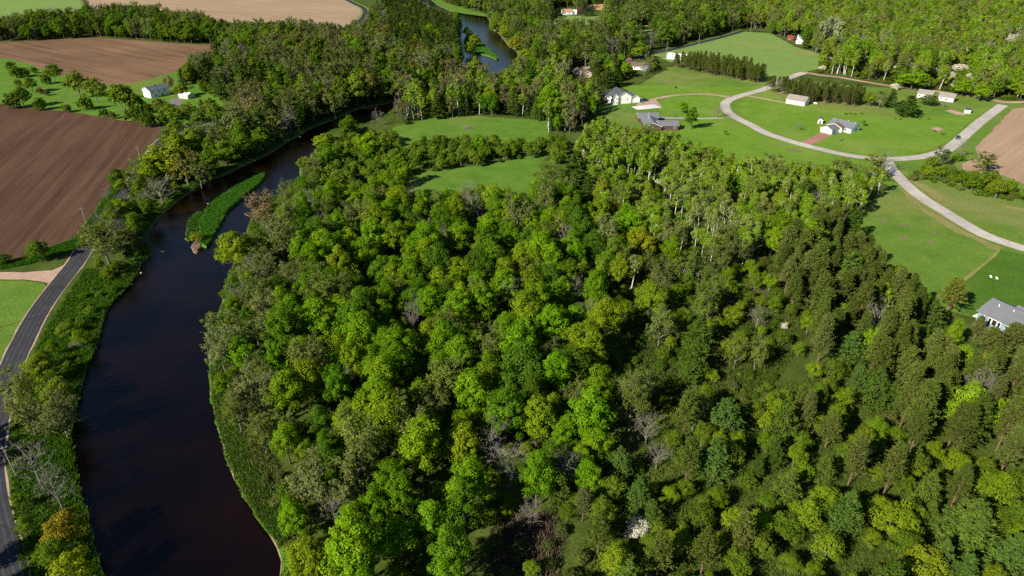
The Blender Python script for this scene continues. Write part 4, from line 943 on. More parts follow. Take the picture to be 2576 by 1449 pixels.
 (686,325,52,'leafing_tree',12,(.17,.18,.05),'yellow olive tree on the shaded far bank'),
 (840,265,52,'leafing_tree',14,(.155,.18,.05),'yellow green tree on the far bank of the bend'),
 (1002,225,42,'leafing_tree',15,(.16,.19,.045),'tall yellow green tree at the river narrows'),
 (1072,240,26,'broadleaf_tree',12,(.19,.24,.014),'bright yellow tree by the river narrows'),
 (950,298,32,'bare_tree',8,None,'bare round tree standing at the river narrows'),
 (998,275,16,'bare_tree',11,None,'dead forked tree at the meadow corner'),
 (1196,162,46,'willow_tree',14,(.125,.19,.018),'round green willow at the far river'),
 (1194,98,34,'willow_tree',12,(.145,.20,.018),'yellow green willow on the far island'),
 (1180,118,30,'willow_tree',11,(.14,.20,.018),'yellow green willow at the near end of the far island'),
 (1174,76,24,'willow_tree',8,(.09,.15,.02),'small dark willow left of the far island'),
 (1270,75,34,'willow_tree',12,(.19,.22,.02),'yellow tree on the far right bank'),
 (1300,105,40,'willow_tree',13,(.21,.22,.02),'golden yellow tree on the far right bank'),
 (1320,135,34,'willow_tree',12,(.18,.22,.018),'yellow green tree right of the far river'),
 (1240,62,24,'willow_tree',12,(.14,.20,.02),'green willow at the far river bend'),
 (133,180,38,'young_tree',7,(.09,.15,.02),'round green tree below the tilled field'),
 (112,193,24,'shrub',4,None,'low bush beside the round green tree'),
 (190,207,50,'young_tree',9,(.125,.17,.03),'yellowish tree in the farm meadow'),
 (237,222,48,'young_tree',10,(.12,.17,.028),'pale trunked tree in the farm meadow'),
 (305,240,56,'young_tree',7,(.115,.165,.02),'wide tree left of the farmhouse'),
 (340,250,44,'shrub',5,(.10,.15,.02),'bush in front of the farmhouse gable'),
 (365,262,30,'shrub',4.5,(.085,.13,.02),'bush below the farmhouse gable'),
 (52,240,40,'young_tree',6,(.07,.12,.018),'dark round tree on the left field edge'),
 (24,245,36,'shrub',4,(.05,.09,.016),'dark bush on the left field edge'),
 (97,254,30,'shrub',4.5,(.06,.11,.016),'dark bush above the ploughed field'),
 (22,158,24,'shrub',5,None,'pale bush near the far left shade'),
 (36,172,30,'shrub',5,None,'pale bush in the left meadow'),
 (62,178,20,'shrub',3.5,(.05,.10,.016),'dark bush in the left meadow'),
 (84,172,16,'shrub',3.5,None,'small bush at the corner of the tilled field'),
 (43,202,18,'shrub',3.5,None,'lone bush in the left meadow'),
 (98,224,16,'shrub',3,(.12,.10,.04),'brown bush in the left meadow'),
 (115,230,14,'shrub',2.2,(.10,.10,.04),'small brown bush in the left meadow'),
 (165,266,22,'shrub',4,None,'lone bush above the ploughed field edge'),
 (260,278,22,'shrub',4,(.05,.095,.016),'dark bush in the grass below the farmhouse'),
 (280,285,18,'shrub',3,None,'small bush beside the field'),
 (330,278,34,'shrub',5,(.065,.115,.016),'wide bush beside the ploughed field corner'),
 (368,288,40,'shrub',5,(.065,.12,.016),'wide dark bush near the field corner'),
 (410,293,28,'shrub',4,None,'bush left of the farm driveway'),
 (442,290,38,'young_tree',7,(.10,.15,.02),'green tree at the farm driveway pole'),
 (400,265,34,'young_tree',6,(.11,.15,.025),'tree in front of the farmhouse'),
 (472,282,42,'young_tree',10,(.10,.155,.02),'green tree shading the farm driveway bend'),
 (500,296,44,'broadleaf_tree',11,(.085,.15,.016),'green tree over the lower farm driveway'),
 (528,262,40,'broadleaf_tree',11,(.11,.16,.02),'olive green tree on the lawn right of the farm driveway'),
 (425,278,36,'young_tree',9,(.09,.145,.02),'green tree in front of the farm yard'),
 (210,250,34,'shrub',5,(.08,.14,.018),'wide bush in the middle of the farm meadow'),
 (75,210,30,'young_tree',8,(.10,.15,.022),'pale tree in the middle of the left meadow'),
 (470,325,30,'bare_tree',6,None,'silvery bush at the end of the ploughed field'),
 (440,318,36,'young_tree',8,(.10,.16,.02),'green tree at the end of the ploughed field'),
 (545,285,44,'young_tree',7,(.08,.14,.02),'green tree right of the farm driveway'),
]: lm(*a)
for k_, (x, y, w) in enumerate([(2128,285,10),(2139,284,8),(2150,285,10),(2168,284,9),(2252,297,7),(2266,298,8),(2352,328,9),(2372,335,12),(2336,298,8),(2313,298,5)]):
    lm(x, y, w, 'shrub', 1.3, (.10,.16,.02), ['leftmost low bush of the row on the ring lawn','second low bush of the row on the ring lawn','third low bush of the row on the ring lawn','last low bush of the row on the ring lawn','left of two tiny bushes below the layered pine',
       'right of two tiny bushes below the layered pine','low bush beside the bare patch of the ring lawn','grey bush near the road on the ring lawn','pale bush below the dark spreading tree','tiny bush left of the pale bush'][k_])
# birches whose white stems the photograph shows
for k, (x, y, h, t) in enumerate([(1735,560,15,0),(1752,545,16,0),(1770,538,17,0),(1783,550,17,0),(1795,560,16,0),(1818,540,17,0),(1836,548,16,0),(1765,510,16,1),(1692,470,16,1),(1702,505,14,1),
     (1560,400,17,2),(1572,395,17,2),(1584,402,17,2),(1600,398,16,2),(1612,408,17,2),(1622,415,17,2),(1510,388,16,2),(1545,410,16,2),(1636,418,16,2),(1650,400,16,2),(1716,450,16,1),(1806,425,15,1),(1480,372,15,2)]):
    lm(x, y, 24, 'birch_tree', h, [(.21,.225,.085),(.16,.235,.035),(.125,.225,.018)][t], None, 'aspen grove', .66)
NL = len(TREES)
# scattered trees: candidates over the ground in view, sorted into zones by where they show
NC = 190000
fy = np.sqrt(rs.uniform(84 ** 2, 1260 ** 2, NC)); fx = rs.uniform(-1, 1, NC) * (fy * .86 + 34)
px, py, _ = proj(fx, fy, 7.0)
zid = np.full(NC, -1)
for i, z in enumerate(ZONES):
    m = (zid < 0) & inside(z[1], px, py); zid[m] = i
ok = zid >= 0
bx, by, _ = proj(fx, fy, 0.0)
blocked = np.zeros(NC, bool)
for p in OPEN: blocked |= inside(p, bx, by)
for p in NOTREE: blocked |= inside(p, fx, fy)
ok &= ~blocked
cand = np.nonzero(ok)[0]
# what each candidate would become
kinds = np.empty(NC, object); hh = np.zeros(NC); rr = np.zeros(NC)
for i, z in enumerate(ZONES):
    c = cand[zid[cand] == i]
    if not len(c): continue
    ks = list(z[2]); w = np.array([z[2][k] for k in ks]); pick = rs.choice(len(ks), len(c), p=w / w.sum())
    for j, k in enumerate(ks):
        cc = c[pick == j]; kinds[cc] = k; h = rs.uniform(*HT[k], len(cc)) * z[4]
        pr = PROTO[k][0][0]; hh[cc] = h; rr[cc] = h / pr[2] * pr[3] * rs.uniform(.85, 1.2, len(cc))
tops = np.zeros(NC, bool); topo = np.zeros(NC, bool); NORIV = [p for p in OPEN if p is not RIVER_NEAR]
LMV = [(proj(t['x'], t['y'], t['h'] * .58), t['y'], t['r']) for t in TREES[:NL]]
for (q, yy, r_) in LMV:
    rp = max(4.0, r_ * FPX / q[2]) * .62
    sub = cand[(fy[cand] < yy - 1) & (fy[cand] > yy - 75) & ~tops[cand]]
    for fz in (.3, .5, .7, .92):
        ux, uy, uf = proj(fx[sub], fy[sub], hh[sub] * fz)
        rc = rp + rr[sub] * FPX / uf * .55
        hit = ((ux - q[0]) / rc) ** 2 + ((uy - q[1]) / rc) ** 2 < 1
        tops[sub[hit]] = True
for fz in (.12, .25, .4, .55, .7, .85, 1.0):
    qx, qy, _ = proj(fx[cand], fy[cand], hh[cand] * fz)
    t = np.zeros(len(cand), bool)
    for p in OPEN: t |= inside(p, qx, qy)
    tops[cand] |= t
    t = np.zeros(len(cand), bool)
    if fz in (.4, .85):
        z4 = np.nonzero(zid[cand] == 4)[0]
        for p in NORIV: t[z4] |= inside(p, qx[z4], qy[z4])
        topo[cand] |= t
cand = cand[(~tops[cand]) | np.isin(zid[cand], (0, 1, 3)) | ((zid[cand] == 4) & ~topo[cand])]
for i in cand:
    z = ZONES[zid[i]]; k = kinds[i]
    kk = z[3] * (.84 if fy[i] > 520 else .80)
    if near(fx[i], fy[i], rr[i], kk): continue
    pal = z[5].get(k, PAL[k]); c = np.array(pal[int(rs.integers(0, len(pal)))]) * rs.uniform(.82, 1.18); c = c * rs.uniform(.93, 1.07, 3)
    put(k, fx[i], fy[i], hh[i], rr[i], tuple(float(v) for v in c), None, z[0])
zskip = [i for i, z in enumerate(ZONES) if z[0] in ('pine block', 'pine row', 'marsh', 'left bank scrub', 'hedge by the right field')]
c2 = np.nonzero(ok & ~np.isin(zid, zskip) & (fy < 620))[0]; c2 = rs.permutation(c2)[:60000]
h2 = rs.uniform(2.2, 5.5, len(c2)); t2 = np.zeros(len(c2), bool)
for fz in (.5, 1.0):
    ux, uy, _ = proj(fx[c2], fy[c2], h2 * fz)
    for p in OPEN: t2 |= inside(p, ux, uy)
for i, h in zip(c2[~t2], h2[~t2]):
    k = 'shrub' if h < 4.2 else 'young_tree'; pr = PROTO[k][0][0]; r = h / pr[2] * pr[3] * 1.1
    if near(fx[i], fy[i], r, .62 if ZONES[zid[i]][0] not in ('young growth', 'scrubby clearing') else .9): continue
    pal = PAL[k]; c = np.array(pal[int(rs.integers(0, len(pal)))]) * rs.uniform(.75, 1.05)
    put(k, fx[i], fy[i], h, r, tuple(float(v) for v in c), None, ZONES[zid[i]][0])
# a few trees just outside the left edge of the view, whose shadows cross the road
for (x, y, h) in [(-95,1195,11),(-120,1130,12),(-85,1445,10),(-90,1530,11),(-150,1180,12)]:
    X, Yw = G(x, y); put('broadleaf_tree', X, Yw, h, 3.6, G1[1], None, 'roadside')

# ------------------------------------------------------------------ which of them show, and how largely
T = TREES; nT = len(T)
ax = np.array([t['x'] for t in T]); ay = np.array([t['y'] for t in T]); ah = np.array([t['h'] for t in T]); ar = np.array([t['r'] for t in T])
qx, qy, qf = proj(ax, ay, ah * .6); q0 = proj(ax, ay, ah * .15)[1]; q1 = proj(ax, ay, ah)[1]
S = 0.25; BW, BH = 644, 362; buf = np.full((BH, BW), -1, np.int32)
for i in np.argsort(-qf):
    x, y, rx, ry = qx[i] * S, (q0[i] + q1[i]) / 2 * S, max(.6, ar[i] * FPX / qf[i] * S), max(.7, (q0[i] - q1[i]) / 2 * S + ar[i] * FPX / qf[i] * S * .35)
    xa, xb, ya, yb = int(max(0, x - rx)), int(min(BW - 1, x + rx)), int(max(0, y - ry)), int(min(BH - 1, y + ry))
    if xb < xa or yb < ya: continue
    gy, gx = np.ogrid[ya:yb + 1, xa:xb + 1]
    m = ((gx + .5 - x) / rx) ** 2 + ((gy + .5 - y) / ry) ** 2 <= 1
    if T[i]['kind'] in ('bare_tree',): m &= ((gx + gy) % 2 == 0)
    buf[ya:yb + 1, xa:xb + 1][m] = i
vis = np.bincount(buf[buf >= 0].ravel(), minlength=nT)

def colour_word(k, c):
    r, g, b = c
    if k == 'bare_tree': return 'leafless grey'
    if k == 'blossom_tree': return 'white flowering'
    if b > .5 * g and k not in ('white_pine_tree',): return 'silvery'
    if k == 'white_pine_tree': return 'blue green'
    if k == 'spruce_tree': return 'dark green'
    if k == 'pine_tree': return 'olive brown' if r > .08 else 'olive green'
    q = r / g
    if q > 1.02: return 'brownish'
    if q > .8: return 'yellow olive'
    if q > .64: return 'yellow green'
    if g > .17: return 'bright green'
    if g > .12: return 'mid green'
    return 'dark green'
NOUN = {'broadleaf_tree': 'leafy tree', 'young_tree': 'young tree', 'leafing_tree': 'sparse tree', 'bare_tree': 'tree', 'birch_tree': 'birch', 'pine_tree': 'pine', 'white_pine_tree': 'soft pine',
        'spruce_tree': 'spruce', 'shrub': 'shrub', 'blossom_tree': 'shrub', 'willow_tree': 'willow'}
CATS = {'broadleaf_tree': 'tree', 'young_tree': 'tree', 'leafing_tree': 'tree', 'bare_tree': 'tree', 'birch_tree': 'birch', 'pine_tree': 'pine', 'white_pine_tree': 'pine', 'spruce_tree': 'spruce', 'shrub': 'shrub', 'blossom_tree': 'shrub', 'willow_tree': 'willow'}
GRP = {'broadleaf_tree': 'leafy trees of the woods', 'young_tree': 'young trees', 'leafing_tree': 'trees just coming into leaf', 'bare_tree': 'leafless trees', 'birch_tree': 'white stemmed birches', 'pine_tree': 'plantation pines',
       'white_pine_tree': 'soft needled pines', 'spruce_tree': 'spruces', 'shrub': 'shrubs', 'blossom_tree': 'flowering shrubs', 'willow_tree': 'riverside willows'}
single = set(); SRC = {}
def grade(k, c):
    if k in ('blossom_tree', 'bare_tree'): return [float(v) for v in c]
    r, g, b = c
    q0, sq, m = {'white_pine_tree': (.60, .6, 1.20), 'pine_tree': (.70, .5, 1.22), 'leafing_tree': (.70, .5, 1.25), 'birch_tree': (.60, .6, 1.30)}.get(k, (.60, .75, 1.32))
    if r > g * 1.05: return [float(r * 1.2), float(g * 1.2), float(b)]     # purple and brown leaved trees keep their hue
    q = q0 + (r / g - q0) * sq
    return [float(g * q * m), float(g * m), float(b * (.62 if k == 'white_pine_tree' else .95))]
def lod_of(t): return 0 if t['y'] < 300 else 1
def place(t, i):
    k = t['kind']; pr = PROTO[k][lod_of(t)]; vi = t['v'] % len(pr); cr, tk, h, r = pr[vi]
    root = empty(k, (t['x'], t['y'], 0), t['rz'], t['label'], CATS[k], GRP[k])
    root.scale = (t['r'] / r, t['r'] / r, t['h'] / h)
    a = bpy.data.objects.new('trunk', tk); link(a, root)
    c = bpy.data.objects.new('crown', cr); link(c, root); c['tint'] = grade(k, t['tint'])
    SRC.setdefault((k, lod_of(t), vi), (c, a)); return root
order = {}
for i, t in enumerate(T): order.setdefault(t['kind'], []).append(i)
rest = {}
for k, idx in order.items():
    idx = sorted(idx, key=lambda i: (-int(T[i]['label'] is not None and vis[i] > 1), -int(vis[i])))
    ch = [i for i in idx[:300] if vis[i] > 2]
    single.update(ch)
    rest[k] = [i for i in idx if i not in single]
ANCHOR = [(398,405,'big yellow tree beside the ploughed field'),(402,482,'bare tree above the island'),(262,618,'olive tree over the road end'),(92,628,'round tree at the dirt track'),
 (490,590,'yellow bush on the gravel bar'),(592,625,'big leaning river tree'),(664,535,'brownish tree on the right bank'),(815,352,'tree at the river end of the hedgerows'),(98,925,'yellow tree between road and river'),
 (80,1170,'bare tree by the road pole'),(160,1330,'orange tinged bush'),(766,1400,'bottom willow'),(650,1000,'pale tree leaning to the river'),(604,885,'bright tree at the river edge'),(805,800,'broad bright maple'),
 (720,980,'tree with the yellowish flank'),(885,905,'two lobed yellow tree'),(1190,985,'tall smooth maple'),(1062,1120,'largest yellow green maple'),(1350,1050,'maple beside the dark hollow'),(1390,815,'vivid many domed maple'),
 (1080,760,'maple above the grey thicket'),(905,640,'maple near the grass strip'),(1150,600,'maple below the grass strip'),(1285,1175,'large bare tree'),(1000,1350,'light green bottom maple'),(1040,800,'bare tree among maples'),
 (1610,605,'golden tree below the birches'),(1640,745,'pale forked tree'),(1450,420,'big dark grove pine'),(1628,1080,'bleached bare tree'),(1606,1320,'white blossoming shrub'),(1745,900,'pine in the clearing'),
 (1826,1046,'broad clearing pine'),(1800,1145,'pine with the long shadow'),(1410,1228,'olive marsh pine'),(2145,872,'large blue green pine'),(2248,986,'grey green pine'),(2132,1284,'tall dense pine'),(1982,1220,'light pine by the grass'),
 (2446,1308,'wide corner pine'),(2255,1300,'wide white stemmed tree'),(2422,905,'lime tree in the pines'),(2507,1045,'lime tree at the edge'),(2345,790,'layered pine below the lawn'),(2148,560,'bright pine at the meadow edge'),
 (1945,600,'lime tree between birches and pines'),(1850,465,'vivid round tree among birches'),(1785,545,'tall white birch clump'),(1590,400,'upper white birch clump'),(2226,408,'bare tree at the junction'),(2478,412,'pale tree in the hedge'),
 (1742,292,'tall driveway tree'),(2288,262,'large layered lawn pine'),(2300,195,'big round bright tree'),(2427,215,'round tree at the tan house'),(2470,228,'tree at the road corner'),(1530,190,'dark pine at the beige house'),
 (1565,243,'two storey white house'),(1660,300,'brown house'),(2005,250,'long garage'),(2110,318,'white ranch house'),(1703,142,'white barn'),(1513,152,'lime tree behind the dark pines'),(1548,88,'lone yellow far tree'),
 (1435,28,'far orange roofed house'),(1395,67,'far grey barn'),(2092,76,'silvery poplars'),(2015,96,'far white sheds'),(562,212,'big pine at the farmhouse'),(395,230,'white farmhouse'),(542,112,'pine at the tilled field corner'),
 (686,325,'olive tree on the shaded bank'),(840,265,'yellow tree on the far bank'),(1002,225,'tree at the river narrows'),(1178,322,'brush pile'),(1196,162,'round willow at the far river'),(1194,98,'far island willow'),(1300,105,'golden far bank tree'),
 (190,207,'yellowish farm meadow tree'),(52,240,'dark tree on the left field edge'),(905,40,'bend of the far road'),(1871,78,'corner of the black road'),(2545,92,'far blossoming tree'),(300,60,'middle of the tree band'),(2200,60,'middle of the far hardwoods'),
 (2420,60,'upper right hardwoods'),(1750,40,'far mixed wood'),(1060,70,'far pine stand'),(720,180,'middle of the north bank'),(1050,380,'middle of the hedgerows'),(1250,390,'right end of the hedgerows'),(1130,900,'dim maples in the centre'),
 (1700,1420,'bottom edge below the blossom'),(2060,1400,'small bottom clearing'),(2300,1130,'young trees below the pines'),(1950,1330,'thick young growth'),(1640,850,'dark hollow'),(2050,680,'middle of the pine wood'),(2250,800,'pines facing the lawn')]
ORD = ['', 'second ', 'third ', 'fourth ', 'fifth ', 'sixth ', 'seventh ', 'eighth ', 'ninth ', 'tenth ', 'eleventh ', 'twelfth ', 'thirteenth ', 'fourteenth ', 'fifteenth ', 'sixteenth ', 'seventeenth ', 'eighteenth ', 'nineteenth ', 'twentieth ']
DIRS = ['right of', 'below-right of', 'below', 'below-left of', 'left of', 'above-left of', 'above', 'above-right of']
cls = {}
for i in single:
    t = T[i]
    if t['label']: continue
    d = [((qx[i] - a[0]) ** 2 + (1.6 * (qy[i] - a[1])) ** 2, j) for j, a in enumerate(ANCHOR)]; dd, j = min(d)
    sec = int(round(math.atan2(qy[i] - ANCHOR[j][1], qx[i] - ANCHOR[j][0]) / (math.pi / 4))) % 8
    base = f"{colour_word(t['kind'], t['tint'])} {NOUN[t['kind']]}"
    cls.setdefault((base, j, sec), []).append((dd, i))
for (base, j, sec), L_ in cls.items():
    for n_, (dd, i) in enumerate(sorted(L_)):
        w = ORD[n_] if n_ < len(ORD) else 'last '
        T[i]['label'] = f"{w if n_ else 'nearest '}{base} {DIRS[sec]} the {ANCHOR[j][2]}"
for i in sorted(single): place(T[i], i)

# the remaining trees, one mass for each kind
def scatter(name, items, label, cat):
    groups = {}
    for i in items:
        t = T[i]; k = t['kind']; l = lod_of(t); nv = len(PROTO[k][l])
        have = [v for v in range(nv) if (k, l, v) in SRC] 
        if not have:
            l = 1 - l; have = [v for v in range(len(PROTO[k][l])) if (k, l, v) in SRC]
        v = have[t['v'] % len(have)]; groups.setdefault((k, l, v), []).append(t)
    if not groups: return
    V, rot, scl, var, tint = [], [], [], [], []; srcs = []
    for gi, (key, ts) in enumerate(groups.items()):
        pr = PROTO[key[0]][key[1]][key[2]]; srcs.append(SRC[key])
        for t in ts:
            V.append((t['x'], t['y'], 0)); rot.append((0, 0, t['rz'])); scl.append((t['r'] / pr[3], t['r'] / pr[3], t['h'] / pr[2])); var.append(float(gi)); tint.append((*grade(t['kind'], t['tint']), 1))
    me = bpy.data.meshes.new(name); me.from_pydata(V, [], [])
    for nm, ty, da, key in (('rot', 'FLOAT_VECTOR', rot, 'vector'), ('scl', 'FLOAT_VECTOR', scl, 'vector'), ('var', 'FLOAT', var, 'value'), ('tint', 'FLOAT_COLOR', tint, 'color')):
        at = me.attributes.new(nm, ty, 'POINT'); at.data.foreach_set(key, np.array(da, np.float32).ravel())
    o = obj(name, me); tag(o, label, cat, kind='stuff')
    ng = bpy.data.node_groups.new(name, 'GeometryNodeTree')
    ng.interface.new_socket('Geometry', in_out='INPUT', socket_type='NodeSocketGeometry'); ng.interface.new_socket('Geometry', in_out='OUTPUT', socket_type='NodeSocketGeometry')
    N = ng.nodes; L = ng.links; gi_ = N.new('NodeGroupInput'); go = N.new('NodeGroupOutput'); jn = N.new('GeometryNodeJoinGeometry')
    def na(n, ty):
        a = N.new('GeometryNodeInputNamedAttribute'); a.data_type = ty; a.inputs['Name'].default_value = n; return a.outputs[0]
    ar_, as_, av = na('rot', 'FLOAT_VECTOR'), na('scl', 'FLOAT_VECTOR'), na('var', 'FLOAT')
    for g, pair in enumerate(srcs):
        cmp_ = N.new('FunctionNodeCompare'); cmp_.data_type = 'FLOAT'; cmp_.operation = 'EQUAL'
        L.new(av, cmp_.inputs[0]); cmp_.inputs[1].default_value = float(g); cmp_.inputs['Epsilon'].default_value = .1
        for so in pair:
            oi = N.new('GeometryNodeObjectInfo'); oi.transform_space = 'ORIGINAL'; oi.inputs['Object'].default_value = so; oi.inputs['As Instance'].default_value = True
            ip = N.new('GeometryNodeInstanceOnPoints')
            L.new(gi_.outputs[0], ip.inputs['Points']); L.new(cmp_.outputs[0], ip.inputs['Selection']); L.new(oi.outputs['Geometry'], ip.inputs['Instance'])
            L.new(ar_, ip.inputs['Rotation']); L.new(as_, ip.inputs['Scale']); L.new(ip.outputs[0], jn.inputs[0])
    L.new(jn.outputs[0], go.inputs[0])
    md = o.modifiers.new('scatter', 'NODES'); md.node_group = ng
    return o
WORDS = {'broadleaf_tree': ('broadleaf_woodland', 'mass of smaller green leafy trees filling the woods'), 'young_tree': ('young_woodland', 'mass of small young trees between the larger ones'),
 'leafing_tree': ('budding_woodland', 'mass of thinly leafed olive and brown trees'), 'bare_tree': ('leafless_woodland', 'scattered far leafless grey trees'), 'birch_tree': ('birch_woodland', 'mass of far white stemmed birches'),
 'pine_tree': ('pine_woodland', 'mass of smaller olive plantation pines'), 'white_pine_tree': ('soft_pine_woodland', 'mass of far dark soft needled pines'), 'spruce_tree': ('spruce_woodland', 'mass of far dark spruces'),
 'shrub': ('shrubbery', 'mass of low green shrubs under the trees'), 'blossom_tree': ('flowering_shrubbery', 'mass of far white flowering shrubs'), 'willow_tree': ('willow_woodland', 'far willows')}
for k, items in rest.items():
    if items: scatter(WORDS[k][0], items, WORDS[k][1], 'woodland')
print('TREES', nT, 'single', len(single), {k: (len(order[k]), len(rest[k])) for k in order})

# ------------------------------------------------------------------ grasses and reeds on the banks
def blades(name, P, mat, hgt, wid, n, label, tint, seed=5, zs=None, lean=.45):
    rng = np.random.default_rng(seed); P = np.asarray(P); m = len(P); idx = np.repeat(np.arange(m), n)
    base = np.zeros((len(idx), 3)); base[:, :2] = P[idx] + rng.normal(size=(len(idx), 2)) * .22
    if zs is not None: base[:, 2] = np.asarray(zs)[idx]
    a = rng.uniform(0, 6.283, len(idx)); w = wid * rng.uniform(.5, 1.2, len(idx)); h = hgt * rng.uniform(.45, 1.25, len(idx))
    side = np.stack([np.cos(a) * w, np.sin(a) * w, np.zeros(len(a))], 1)
    b2 = rng.uniform(0, 6.283, len(idx)); tip = base + np.stack([np.cos(b2) * h * lean, np.sin(b2) * h * lean, h], 1)
    V = np.stack([base - side, base + side, tip], 1).reshape(-1, 3)
    F = np.arange(len(idx) * 3).reshape(-1, 3).tolist()
    o = obj(name, mesh(name, V.tolist(), F, [mat])); tag(o, label, 'grass', kind='stuff'); o['tint'] = list(tint); return o
rgn = np.random.default_rng(31)
R0 = np.array([(p.x, p.y) for p in riv]); R1 = np.array([(p.x, p.y) for p in offset_closed(riv, 1.0)]); NR = R1 - R0
keepi = [i for i in range(len(R0)) if 60 < R0[i, 1] < 560]
P, Zs = [], []
for i in keepi:
    for _ in range(26 if R0[i, 1] < 330 else 9):
        d = rgn.uniform(.45, 4.4); P.append(R0[i] + NR[i] * d + np.array([-NR[i][1], NR[i][0]]) * rgn.uniform(-1.9, 1.9)); Zs.append(-.62 if d < .9 else (-.3 if d < 1.4 else 0))
P = np.array(P)
blades('bank_grass', P, M_leaf, .75, .20, 4, 'tall lush grass along both river banks', (.055, .150, .014), 6, Zs)
P, Zs = [], []
for i in keepi:
    if R0[i, 1] < 420:
        for _ in range(3):
            P.append(R0[i] + NR[i] * rgn.uniform(.1, .8) + np.array([-NR[i][1], NR[i][0]]) * rgn.uniform(-1.6, 1.6)); Zs.append(-.75)
blades('dry_sedge', P, M_leaf, .5, .16, 4, 'pale dry sedge fringe at the water edge', (.33, .25, .13), 7, Zs)
def pts_in(D, n, seed, world_=False):
    Pw = np.array(D if world_ else gp(D)); rng = np.random.default_rng(seed); lo, hi = Pw.min(0), Pw.max(0); out = []
    while sum(len(o) for o in out) < n:
        q = rng.uniform(lo, hi, (n * 2, 2)); out.append(q[inside(Pw, q[:, 0], q[:, 1])])
    return np.vstack(out)[:n]
P = pts_in(ISL, 2600, 3, True); blades('island_grass', P, M_leaf, .8, .2, 4, 'thick green grass covering the river island', (.055, .175, .016), 8, np.full(len(P), WZ + .85))
P = pts_in(ISL4, 700, 33, True); blades('islet_weeds', P, M_leaf, .6, .22, 4, 'dark weeds on the low islet', (.045, .12, .02), 34, np.full(len(P), WZ + .3))
P = pts_in(ISL3, 700, 4, True); blades('island_grass', P, M_leaf, .9, .3, 4, 'grass covering the far island', (.07, .18, .02), 9, np.full(len(P), WZ + .85))
LB = [(60,1449),(28,1280),(28,1100),(62,950),(108,840),(180,725),(216,675),(345,690),(320,722),(268,775),(245,862),(205,960),(180,1100),(205,1250),(262,1449)]
P = pts_in(LB, 9000, 5); blades('verge_grass', P, M_leaf, .7, .2, 4, 'rough deep green grass between the road and the river', (.065, .155, .014), 10)
P = pts_in([(190,600),(250,520),(290,455),(305,470),(262,530),(205,622),(130,650),(60,668),(0,678),(0,662),(62,648),(125,624)], 3000, 12); blades('verge_grass', P, M_leaf, .8, .22, 4, 'dark grass strip along the ploughed field edge', (.05, .15, .014), 13)
RB = [(710,1380),(640,1290),(575,1170),(545,1060),(535,960),(545,880),(580,740),(640,700),(640,1000),(700,1180),(800,1300),(760,1400)]
P = pts_in(RB, 7000, 15); blades('thicket_grass', P, M_leaf, .8, .2, 4, 'pale rough grass under the riverbank thicket', (.125, .165, .045), 14)
P = pts_in([(530,920),(540,1025),(556,1087),(573,1139),(590,1187),(618,1244),(650,1299),(690,1350),(708,1368),(735,1350),(700,1285),(665,1220),(628,1150),(606,1100),(578,1050),(560,1000),(546,930)], 5000, 61); blades('strip_tufts', P, M_leaf, .55, .17, 4, 'fresh green grass tufts along the right bank', (.07, .19, .015), 62)
MA = [(1250,1310),(1310,1290),(1390,1290),(1425,1350),(1400,1480),(1240,1480)]
P = pts_in(MA, 1100, 16); blades('cattails', P, M_leaf, 1.3, .13, 2, 'straw coloured dead cattails in the dark marsh', (.17, .13, .085), 17, lean=.25)
YG = [(1500,1180),(1700,1040),(1900,980),(2100,940),(2300,1050),(2600,1180),(2600,1500),(1450,1500)]
P = pts_in(YG, 15000, 18); blades('undergrowth', P, M_leaf, .55, .2, 3, 'olive green grass between the young trees', (.090, .130, .020), 19)
P = pts_in([(1560,760),(1760,860),(1990,740),(2060,800),(1920,1000),(1600,1050)], 9000, 20); blades('undergrowth', P, M_leaf, .7, .25, 3, 'rough olive grass in the scrubby clearing', (.085, .120, .024), 21)
sheet('marsh_pool', rough_edge(gp([(1230,1330),(1300,1300),(1380,1295),(1410,1350),(1400,1449),(1240,1449)]), 2, .6), plain('marsh_mud', (0.020, 0.016, 0.011), .6, .5, .5), 0.014, label='dark wet marsh floor')

# ------------------------------------------------------------------ buildings
WALL = {'white': plain('white_siding', (.84, .84, .83), .75, .04, 2), 'grey': plain('pale_grey_siding', (.60, .61, .62), .75, .05, 2), 'brown': plain('brown_siding', (.105, .062, .045), .85, .2, 2), 'beige': plain('beige_siding', (.58, .50, .40), .8, .06, 2),
        'blue': plain('blue_siding', (.20, .29, .34), .75, .05, 2), 'yellow': plain('cream_siding', (.62, .58, .40), .8, .06, 2), 'red': plain('red_boards', (.20, .045, .035), .85, .15, 2), 'black': plain('dark_boards', (.06, .055, .055), .85, .2, 2)}
def shingle(name, c):
    m, nt, out = new_mat(name); P = wpos(nt); n1 = noise(nt, 5.0, 4, .7, P); n2 = noise(nt, .25, 3, .6, P)
    c1 = mixc(nt, 1.0, ramp(nt, n1, [(.3, tuple(x * .78 for x in c)), (.7, tuple(x * 1.18 for x in c))]), ramp(nt, n2, [(.3, (.9, .9, .9)), (.7, (1.08, 1.08, 1.08))]), 'MULTIPLY')
    surf(nt, out, c1, .9, n1, .4, .03, .15); return m
ROOF = {'grey': shingle('grey_shingles', (.155, .165, .185)), 'slate': shingle('slate_shingles', (.068, .078, .096)), 'tan': shingle('tan_shingles', (.27, .24, .21)), 'brown': shingle('brown_shingles', (.16, .115, .09)),
        'bluegrey': shingle('blue_grey_shingles', (.10, .12, .155)), 'white': plain('white_metal_roof', (.78, .77, .75), .5, .03, 1), 'orange': shingle('terracotta_roof', (.42, .23, .15)), 'red': plain('red_metal_roof', (.20, .045, .035), .6, .1, 1)}
M_trim = plain('white_trim', (.80, .79, .76), .6, .03, 3); M_glass = plain('window_glass', (.018, .022, .030), .12, .1, 1, .6); M_door = plain('brown_door', (.16, .075, .06), .6, .1, 3)
